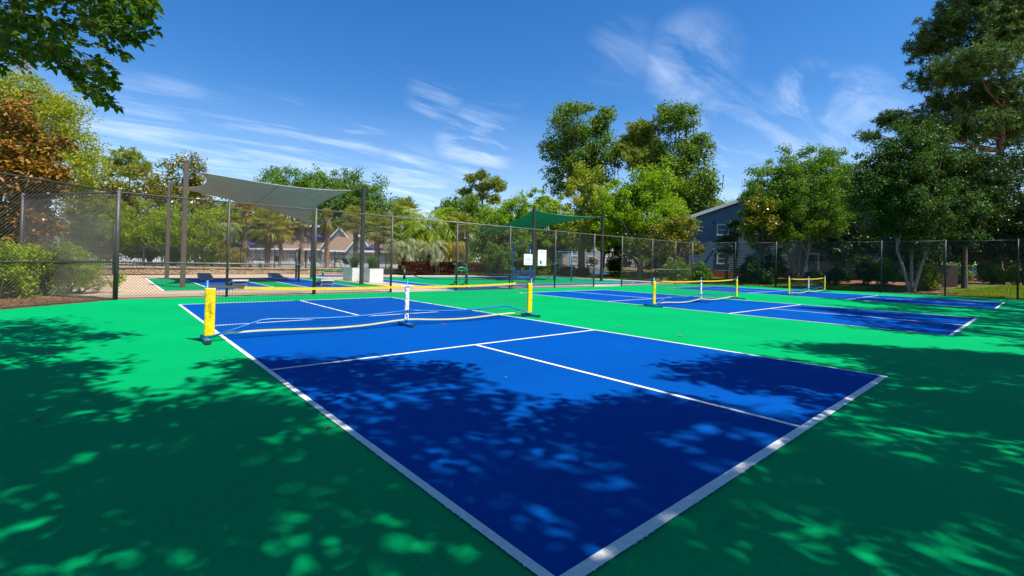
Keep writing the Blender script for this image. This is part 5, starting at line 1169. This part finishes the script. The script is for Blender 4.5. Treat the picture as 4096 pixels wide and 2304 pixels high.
for i, (px, py) in enumerate([(520, 1094), (600, 1095), (618, 1092), (715, 1094), (810, 1093), (825, 1090), (475, 1096), (900, 1089)]):
    p = gp(px, py); d = np.linalg.norm(p-CP); strap_plant('straw_grass_tuft', 'straw coloured ornamental grass tuft in the bed below the young trees', (p[0], p[1], -.02), 70, .75, 1.1, L_DRY, 150+i, 'straw grass tufts in the left bed', .03)
for i, (px, dep) in enumerate([(955, 38.3), (1000, 38.2), (1040, 38.3), (1560, 38.6), (1615, 38.4), (1195, 38.3)]):
    p = gx(px, dep, .33); strap_plant('green_grass_tuft', 'green ornamental grass tuft on the terrace before the black picket fence', (p[0], p[1], .33), 60, .6, 1.0, L_DRY if i < 3 else L_GRASS, 160+i, 'grass tufts on the terrace', .03)
# grass blades on the lawns, pine straw litter by the corner fence: nobody could count them
def blades(name, label, polys, n, H, W, mat, seed, cat='grass'):
    r = np.random.default_rng(seed); P = []
    for poly in polys:
        poly = np.array(poly); lo, hi = poly.min(0), poly.max(0); q = lo+(hi-lo)*r.random((n*3, 2)); P.append(q[inpoly(q, poly)][:n])
    q = np.concatenate(P); b = np.column_stack([q, hground(q[:, 0], q[:, 1])+.008]); a = r.uniform(0, 6.28, len(q)); s = np.column_stack([np.cos(a), np.sin(a), np.zeros(len(q))])*W; l = r.normal(size=(len(q), 3))*.4*H; l[:, 2] = H*r.uniform(.6, 1.2, len(q))
    v = np.stack([b-s, b+s, b+l+s*.2, b+l-s*.2], 1); tag(link_mesh(name, np_mesh(name, v, quads(len(v))), mat), label, cat, None, 'stuff')
blades('grass', 'short sunny grass on the lawns beyond the fences', [[(35.4, -2.5), (45, -5), (48, -1.5), (38.6, 2.6), (36.2, 1.4)], [(35.2, 7.0), (38.8, 6.3), (42, 14.5), (40, 19), (35, 18)], [(25, 33.4), (30.5, 30.9), (34.2, 21), (45, 24), (46, 40), (26, 46)]], 14000, .09, .018, L_SHRUB, 171)
def litter(name, label, poly, n, L, W, mat, seed, z=.0):
    r = np.random.default_rng(seed); poly = np.array(poly); lo, hi = poly.min(0), poly.max(0); q = lo+(hi-lo)*r.random((n*4, 2)); q = q[inpoly(q, poly)][:n]; a = r.uniform(0, 6.28, len(q)); t_ = np.column_stack([np.cos(a), np.sin(a), r.normal(size=len(q))*.25]); s = np.column_stack([-np.sin(a), np.cos(a), r.normal(size=len(q))*.3]); p = np.column_stack([q, z+hground(q[:, 0], q[:, 1])+r.random(len(q))*.05])
    l = L*r.uniform(.5, 1.2, (len(q), 1)); w = W*r.uniform(.6, 1.3, (len(q), 1)); v = np.stack([p-t_*l*.5, p+s*w*.5, p+t_*l*.5, p-s*w*.5], 1); tag(link_mesh(name, np_mesh(name, v, quads(len(v))), mat), label, 'litter', None, 'stuff')
litter('pine_straw_litter', 'loose brown pine straw at the foot of the corner fence', [(-1.35, 15.7), (-3.4, 13.65), (-9.1, 8.1), (-10.5, 9.5), (-3.4, 18)], 9000, .20, .012, L_BROWN, 172, -.025)
litter('leaf_mulch_litter', 'brown leaf litter along the foot of the blackish fence', [(34.7, -4), (34.7, 7), (33.9, 13.2), (32.2, 15.8), (34.5, 17), (38, 6), (37, -4)], 9000, .14, .06, L_BROWN, 173, -.025)
# a few dry leaves and scraps lying on the courts
for i, (px, py, s, lb) in enumerate([(208, 1417, .11, 'curled tan dry leaf on the green coating at the left'), (1318, 1716, .06, 'small brown dry leaf just outside the left sideline of the near court'), (1436, 1502, .045, 'tiny dry leaf on the near court, left of the kitchen line centre'), (2024, 1514, .05, 'tiny rust coloured dry leaf in the middle of the near court'), (3105, 1562, .07, 'dark curled dry leaf in the shaded corner of the near court'), (1772, 1300, .10, 'tan scrap of dry leaf on the blue beside the net centre foot'), (2475, 1306, .16, 'pale flattened dry leaf streak on the green strip, nearer the net'), (2720, 1345, .14, 'pale flattened dry leaf streak on the green strip, farther right'), (884, 1439, .05, 'small dark dry leaf on the green, below the net sleeve'), (150, 1686, .05, 'tiny dark dry leaf in the shade at lower left')]):
    p = gp(px, py); r = np.random.default_rng(i); a = r.uniform(0, 6.28); c, s_ = math.cos(a), math.sin(a); q = MB(); f = lambda x, y, z: (p[0]+s*(x*c-y*s_), p[1]+s*(x*s_+y*c), (.012+s*z) if i not in (6, 7) else .010+.05*s*z)
    q.add([f(-.6, 0, .05), f(-.2, -.28, .12), f(.3, -.2, .1), f(.65, 0, .0), f(.3, .22, .14), f(-.2, .3, .16), f(0, 0, 0)], [(0, 1, 6), (1, 2, 6), (2, 3, 6), (3, 4, 6), (4, 5, 6), (5, 0, 6)]); o = q.build('fallen_leaf', L_BROWN if i not in (6, 7) else L_DRY, loc=(p[0], p[1], .012)); tag(o, lb, 'leaf', 'dry leaves on the courts')

# ================================================================== THE LEANING BOUGH AT THE TOP LEFT AND THE TREES WHOSE SHADE FALLS ON THE COURTS
SUN_EL, SH = 61.0, np.array([-.32, .945])/np.linalg.norm([-.32, .945])
TOSUN = np.array([-SH[0]*math.cos(R_(SUN_EL)), -SH[1]*math.cos(R_(SUN_EL)), math.sin(R_(SUN_EL))])
K = 4096/2576
def left_tree():
    r = np.random.default_rng(201); rd = random.Random(201); base = np.array([-9.9, 6.2, 0]); t = thing('broadleaf_tree', 'overhanging tree whose leafy bough hangs into the top left corner', 'tree', base); t['_local'] = 1
    poly = np.array([(-60, -60), (398, -60), (402, 15), (388, 60), (352, 75), (372, 108), (330, 122), (300, 100), (255, 90), (232, 118), (180, 120), (196, 150), (262, 150), (292, 180), (300, 215), (250, 210), (292, 262), (262, 280), (205, 235), (172, 195), (120, 175), (95, 150), (55, 168), (-60, 195)], float)*K
    V = []; Q = []; tw = MB()
    def leafat(p, d, L, W):
        nr = unit((r.normal(size=3)*.7+[0, 0, .8])[None])[0]; d = unit((d-nr*(d@nr))[None])[0]; b = np.cross(nr, d); i = len(V); s = p+d*L*.22; dz = nr*L*.10
        V.extend([s, s+d*L*.22+b*W*.5+dz, s+d*L*.55+b*W*.42+dz, s+d*L, s+d*L*.55-b*W*.42+dz, s+d*L*.22-b*W*.5+dz, s+d*L*.5]); Q.append((i, i+1, i+2, i+6)); Q.append((i+6, i+2, i+3, i+3)); Q.append((i, i+6, i+4, i+5)); Q.append((i+6, i+3, i+3, i+4))
    def twig(px0, py0, px1, py1, dep, n, L=.085, side=.10):
        a, b = dp(px0, py0, dep), dp(px1, py1, dep+r.uniform(-.2, .2)); m = (a+b)/2+np.array([0, 0, .08*np.linalg.norm(b-a)]); P_ = [(1-u)**2*a+2*u*(1-u)*m+u*u*b for u in np.linspace(0, 1, 9)]; tw.tube([p-base for p in P_], [.009-.0008*k for k in range(9)], 4, False)
        for k in range(n):
            u = r.random()**.8; p = (1-u)**2*a+2*u*(1-u)*m+u*u*b; d = unit((b-a)[None])[0]*.6+r.normal(size=3)*.55+np.array([0, 0, -.5]); leafat(p-base, d, L*r.uniform(.7, 1.2), L*.68*r.uniform(.8, 1.1))
    # main limb masses inside the bough outline
    lo, hi = poly.min(0), poly.max(0); cnt = 0
    while cnt < 330:
        q = lo+(hi-lo)*r.random(2); q2 = q+np.array([r.uniform(40, 120), r.uniform(5, 75)])
        if inpoly([q], poly)[0] and inpoly([q2], poly)[0]: twig(q[0], q[1], q2[0], q2[1], r.uniform(4.6, 6.6), 10); cnt += 1
    for a, b, c, d, n in ((330, 210, 470, 290, 26), (280, 250, 470, 345, 34), (300, 290, 420, 430, 26), (340, 330, 470, 425, 22), (380, 350, 475, 340, 14), (240, 260, 330, 330, 22), (500, 110, 640, 20, 30), (470, 150, 640, 120, 28), (420, 160, 520, 240, 24), (380, 170, 500, 235, 20), (540, 90, 630, 60, 14), (480, 160, 600, 180, 16)): twig(a, b, c, d, 5.2, n)
    # rest of the crown, up and to the left of the frame
    C = []
    while len(C) < 330:
        g2 = np.array([r.uniform(-9, -1.5), r.uniform(-1, 11.5)]); h = r.uniform(4.2, 10.5); c = np.array([g2[0]-SH[0]*h*.554, g2[1]-SH[1]*h*.554, h]); x, y, dd = proj(c+[0, 0, -.5])
        gxp, gyp, gd = proj(np.array([g2[0], g2[1], 0.0]))
        if gd > .3 and not shade_at(gxp/K, gyp/K): continue
        if dd > 0 and -120 < x < 4200 and y > -150: continue
        C.append(c)
    v = clump_cloud(r, np.array(C)-base, np.full((len(C), 3), .62), 42, .15, .10)
    i0 = len(V); me = bpy.data.meshes.new('crown'); allv = list(map(tuple, V))+list(map(tuple, v.reshape(-1, 3))); fs = [tuple(dict.fromkeys(q)) for q in Q]+[tuple(range(i0+4*k, i0+4*k+4)) for k in range(len(v))]
    me.from_pydata(allv, [], fs); link_mesh('crown', me, L_FORE, t); tw.build('twigs', BARK, t)
    m = MB(); m.tube([(0, 0, -.1), (.1, 0, 1.6), (.3, -.1, 3.4), (.9, -.2, 5.2), (1.8, -.3, 7.5)], [.26, .22, .19, .14, .06], 10, False)
    for e in ((6.5, .4, 4.9), (5.5, -2.5, 6.5), (4.5, 2.5, 6.0), (3.0, -5.0, 7.0), (2.5, 4.0, 6.0)): m.tube([(.5, -.1, 4.0), (e[0]*.5, e[1]*.5, e[2]*.95), e], [.10, .06, .02], 6, False)
    m.build('trunk', BARK, t, True)
# lit patches of the courts, traced on the photo (2576 wide); everything else near the camera lies in shade
LIT = [
 [(0, 700), (0, 796), (120, 800), (215, 806), (360, 838), (250, 856), (300, 868), (130, 892), (0, 900), (0, 912), (190, 902), (330, 912), (430, 918), (560, 893), (600, 900), (720, 905), (800, 900), (900, 912), (980, 905), (1120, 922), (1260, 944), (1150, 962), (1240, 985), (1330, 1010), (1300, 1040), (1390, 1052), (1440, 1020), (1530, 1010), (1620, 990), (1690, 990), (1830, 1005), (1930, 1030), (2000, 1058), (2040, 1060), (1960, 1000), (1850, 985), (1740, 962), (1640, 932), (1730, 910), (1800, 918), (1900, 893), (1990, 905), (2090, 930), (2180, 925), (2060, 890), (1930, 875), (2010, 865), (2160, 868), (2290, 880), (2576, 890), (2576, 852), (2380, 846), (2200, 826), (2060, 806), (2130, 790), (2000, 775), (2090, 765), (2300, 776), (2080, 752), (2220, 748), (2100, 742), (1900, 728), (1900, 700)],
 [(250, 940), (330, 925), (480, 915), (560, 930), (420, 965), (300, 968)], [(560, 970), (690, 962), (730, 985), (600, 990)], [(380, 985), (470, 970), (450, 1000), (370, 1010)],
 [(890, 1020), (960, 1000), (1010, 1020), (940, 1045)], [(1080, 1130), (1180, 1110), (1260, 1150), (1180, 1185), (1100, 1170)], [(1240, 1060), (1290, 1060), (1280, 1085)], [(1380, 1060), (1450, 1060), (1420, 1085)],
 [(750, 1070), (830, 1045), (860, 1080), (780, 1100)], [(680, 1250), (790, 1220), (880, 1195), (860, 1225), (760, 1290), (690, 1290)], [(100, 1360), (190, 1290), (240, 1275), (200, 1320), (130, 1370)], [(250, 1449), (330, 1390), (470, 1400), (510, 1449)], [(370, 1350), (430, 1330), (420, 1360)],
 [(470, 1310), (560, 1280), (540, 1310)], [(1250, 1300), (1330, 1290), (1420, 1300), (1330, 1325)], [(1640, 1225), (1730, 1200), (1700, 1240)], [(2030, 1080), (2120, 1095), (2260, 1140), (2200, 1165), (2110, 1120)], [(2110, 1025), (2210, 1055), (2130, 1050)], [(2230, 1180), (2330, 1200), (2260, 1220)], [(2010, 1290), (2110, 1275), (2090, 1330), (2020, 1330)], [(2120, 1290), (2230, 1285), (2330, 1330), (2230, 1350), (2130, 1340)], [(2270, 1370), (2420, 1360), (2576, 1410), (2576, 1449), (2450, 1440), (2330, 1400)], [(1780, 1265), (1900, 1255), (1860, 1290)], [(1620, 1110), (1800, 1065), (1980, 1085), (2060, 1110), (1980, 1170), (1780, 1190)], [(700, 985), (780, 975), (790, 1000), (720, 1005)], [(905, 930), (985, 925), (975, 945)], [(1010, 955), (1100, 960), (1060, 980)], [(1130, 1010), (1230, 1005), (1200, 1030)]]
LIT = [np.array(p, float) if i == 0 else np.array(p, float).mean(0)+1.3*(np.array(p, float)-np.array(p, float).mean(0)) for i, p in enumerate(LIT)]
def shade_arr(xy):
    ok = np.ones(len(xy), bool)
    for p in LIT: ok &= ~inpoly(xy, p)
    return ok
def shade_at(x, y): return bool(shade_arr(np.array([[x, y]]))[0])
left_tree()
def shade_trees():
    r = np.random.default_rng(202); TR = [(-4.5, -6.4), (1.8, -7.0), (7.5, -6.6), (12.5, -7.2), (18.5, -7.0), (25.0, -7.4), (31.5, -7.0)]; CL = [[] for _ in TR]; tries = 0; tot = 0
    n = 60000; near = r.random(n) < .62
    GG = np.where(near[:, None], np.column_stack([r.uniform(-6, 9.5, n), r.uniform(-2.6, 6.2, n)]), np.column_stack([r.uniform(-9, 36, n), r.uniform(-6, 10.5, n)]))
    def seen(off):
        x, y, d = proj(np.column_stack([GG+off, np.zeros(n)])); xy = np.column_stack([x, y])/K; return d > .25, xy, shade_arr(xy)
    vis, xy, sh0 = seen(np.zeros(2)); bad = np.zeros(n)
    for off in ((.3, 0), (-.3, 0), (0, .3), (0, -.3)): v2, _, s2 = seen(np.array(off)); bad += v2 & ~s2
    ok = np.where(vis, (xy[:, 1] > 745) & sh0 & (r.random(n) > bad*.36), GG[:, 1] < 5)
    for g2 in GG[ok]:
        if tot >= 2900: break
        for _ in range(8):
            h = r.uniform(4.5, 13.5) if g2[0] < 11 else r.uniform(9.5, 17.5); c = np.array([g2[0]-SH[0]*h*.554, g2[1]-SH[1]*h*.554, h]); px, py, dd = proj(c-[0, 0, .55])
            if dd < .2 or px < -150 or px > 4096+260*8/max(dd, 2) or py < -120: break
        else: continue
        k = int(np.argmin([np.hypot(c[0]-a, (c[1]-b)*.6) for a, b in TR])); CL[k].append(c); tot += 1
    for k, (a, b) in enumerate(TR):
        base = np.array([a, b, 0]); 
        if len(CL[k]) < 5: continue
        C = np.array(CL[k])-base; t = thing('shade_tree', ['tall shade tree behind the camera', 'shade tree behind the camera over the near baseline', 'shade tree right behind the near court corner', 'shade tree off the right side, nearest the middle court', 'shade tree off the right side by the middle court baseline', 'shade tree off the right side by the farthest court', 'shade tree off the right side beside the end fence'][k], 'tree', base, 'trees that shade the courts from outside the picture'); t['_local'] = 1
        big = .48 if a < 10 else .8; per = 38 if a < 10 else 64; v = clump_cloud(r, C, np.full((len(C), 3), 1.0)*big*r.uniform(.6, 1.15, (len(C), 1)), per, .17 if a < 10 else .24, .115 if a < 10 else .15)
        link_mesh('crown', np_mesh('crown', v, quads(len(v))), L_MID, t); top = C[:, 2].max(); cen = C.mean(0); m = MB(); rd = random.Random(k)
        m.tube([(0, 0, -.1), (0, 0, 2), (cen[0]*.3, cen[1]*.2, top*.5), (cen[0]*.6, cen[1]*.6, top*.85)], [.30, .25, .18, .05], 8, False)
        for j in range(12): e = C[rd.randrange(len(C))]; s = np.array([cen[0]*.25, cen[1]*.2, top*.42]); m.tube([s, s*.5+e*.5+[0, 0, .4], e], [.11, .06, .015], 6, False)
        m.build('trunk', BARK, t, True)
shade_trees()
g_ = gp(1810*K, 1125*K); h_ = (g_[1]+5.2)/(SH[1]*.554)
fan_palm('fan palm off the lower right whose fronds stripe the near baseline with shade', 0, 10, 0, 300, 98, leaf=L_PALM, nf=22, group='trees that shade the courts from outside the picture', at=(g_[0]-SH[0]*h_*.554, -5.2, h_))

# ================================================================== LIGHT, SKY, CAMERA
sun = bpy.data.lights.new('sun', 'SUN'); sun.energy = 4.2; sun.angle = R_(.53); sun.color = (1.0, .95, .86)
so = bpy.data.objects.new('sun', sun); COL.objects.link(so); so.rotation_euler = Vector(tuple(-TOSUN)).to_track_quat('-Z', 'Y').to_euler()
w = bpy.data.worlds.new('World'); scene.world = w; w.use_nodes = True; t = w.node_tree; bg = t.nodes['Background']
sky = N(t, 'ShaderNodeTexSky', sky_type='NISHITA', sun_disc=False); sky.sun_elevation = R_(SUN_EL); sky.sun_rotation = math.atan2(TOSUN[0], TOSUN[1]); sky.air_density = 1.0; sky.dust_density = .3; sky.ozone_density = 3.0; sky.altitude = 0
tc = N(t, 'ShaderNodeTexCoord'); sep = N(t, 'ShaderNodeSeparateXYZ'); t.links.new(tc.outputs['Generated'], sep.inputs[0])
hs = N(t, 'ShaderNodeHueSaturation', inp={'Hue': .506, 'Saturation': 1.36, 'Value': .95}); t.links.new(sky.outputs[0], hs.inputs['Color'])
# thin high cloud: noise on a flat layer overhead, stretched along the wind, thicker in a few places
def M_(op, a, b=None, c=None):
    n = N(t, 'ShaderNodeMath', operation=op)
    for i, x in enumerate((a, b, c)):
        if x is None: continue
        if isinstance(x, (int, float)): n.inputs[i].default_value = x
        else: t.links.new(x, n.inputs[i])
    return n.outputs[0]
zc = M_('ADD', M_('MAXIMUM', sep.outputs[2], 0.0), .10); ux = M_('DIVIDE', sep.outputs[0], zc); uy = M_('DIVIDE', sep.outputs[1], zc)
cb = N(t, 'ShaderNodeCombineXYZ'); t.links.new(ux, cb.inputs[0]); t.links.new(uy, cb.inputs[1])
mp = N(t, 'ShaderNodeMapping', inp={'Rotation': (0, 0, R_(52)), 'Scale': (.8, 2.9, 1)}); t.links.new(cb.outputs[0], mp.inputs['Vector'])
n1 = N(t, 'ShaderNodeTexNoise', inp={'Scale': 1.15, 'Detail': 9.0, 'Roughness': .62, 'Distortion': .5}); t.links.new(mp.outputs[0], n1.inputs['Vector'])
n2 = N(t, 'ShaderNodeTexNoise', inp={'Scale': .5, 'Detail': 3.0}); t.links.new(cb.outputs[0], n2.inputs['Vector'])
def spot(px, py, c0, c1):
    d = unit(ray(px, py)[None])[0]; v = N(t, 'ShaderNodeVectorMath', operation='DOT_PRODUCT'); t.links.new(tc.outputs['Generated'], v.inputs[0]); v.inputs[1].default_value = tuple(d)
    m = N(t, 'ShaderNodeMapRange', inp={1: math.cos(R_(c1)), 2: math.cos(R_(c0)), 3: 0.0, 4: 1.0}, interpolation_type='SMOOTHSTEP'); t.links.new(v.outputs['Value'], m.inputs[0]); return m.outputs[0]
msk = None
for a in ((2760, 250, .5, 6, .62), (2480, 230, .5, 5, .3), (3230, 360, .3, 3.5, .8), (3450, 400, .3, 4, .7), (3250, 480, .5, 6, .6), (1740, 390, .3, 4, .6), (1990, 420, .3, 3.5, .4), (1300, 600, 1, 8, .9), (1000, 600, 1, 7, .6), (560, 640, 1, 9, .8), (1900, 580, .5, 5.5, .95), (2900, 600, 1, 8, .6), (3350, 520, 1, 7, .5), (1620, 820, 2, 8, 1.0), (950, 690, 1, 7, .7), (700, 460, .5, 5, .5)):
    s = M_('MULTIPLY', spot(*a[:4]), a[4]); msk = s if msk is None else M_('MAXIMUM', msk, s)
thr = N(t, 'ShaderNodeMapRange', inp={1: .47, 2: .78, 3: 0.0, 4: 1.0}); t.links.new(n1.outputs['Fac'], thr.inputs[0])
veil = M_('MULTIPLY', N(t, 'ShaderNodeMapRange', inp={1: .28, 2: .02, 3: 0.0, 4: .42}).outputs[0], 1.0)
vr = N(t, 'ShaderNodeMapRange', inp={1: .31, 2: .02, 3: 0.0, 4: .30}); t.links.new(sep.outputs[2], vr.inputs[0])
cl = M_('MULTIPLY', M_('MULTIPLY', thr.outputs[0], msk), .78); cl = M_('MINIMUM', M_('ADD', cl, M_('MULTIPLY', vr.outputs[0], M_('ADD', .35, n1.outputs['Fac']))), .92)
mx = N(t, 'ShaderNodeMix', data_type='RGBA'); t.links.new(cl, mx.inputs[0]); t.links.new(hs.outputs[0], mx.inputs[6]); mx.inputs[7].default_value = (6.0, 6.8, 8.0, 1)
t.links.new(mx.outputs[2], bg.inputs['Color']); bg.inputs['Strength'].default_value = .102

cam = bpy.data.cameras.new('camera'); co = bpy.data.objects.new('camera', cam); COL.objects.link(co)
cam.sensor_width = 36; cam.lens = FPX/4096*36; cam.shift_x = (2048-CX)/4096; cam.shift_y = (CY-1152)/4096; cam.clip_end = 2000; cam.clip_start = .05
Mx = Matrix(((_R[0], _U[0], -_f[0]), (_R[1], _U[1], -_f[1]), (_R[2], _U[2], -_f[2]))).to_4x4(); Mx.translation = Vector(tuple(CP)); co.matrix_world = Mx
scene.camera = co
vs = scene.view_settings; vs.view_transform = 'Standard'; vs.look = 'None'; vs.exposure = .84; vs.gamma = 1.0; vs.use_curve_mapping = False
scene.render.engine = 'CYCLES'; cy = scene.cycles; cy.max_bounces = 6; cy.diffuse_bounces = 3; cy.glossy_bounces = 2; cy.transmission_bounces = 3; cy.use_denoising = True; cy.caustics_reflective = False; cy.caustics_refractive = False
for o in list(bpy.data.objects):
    if '_local' in o: del o['_local']
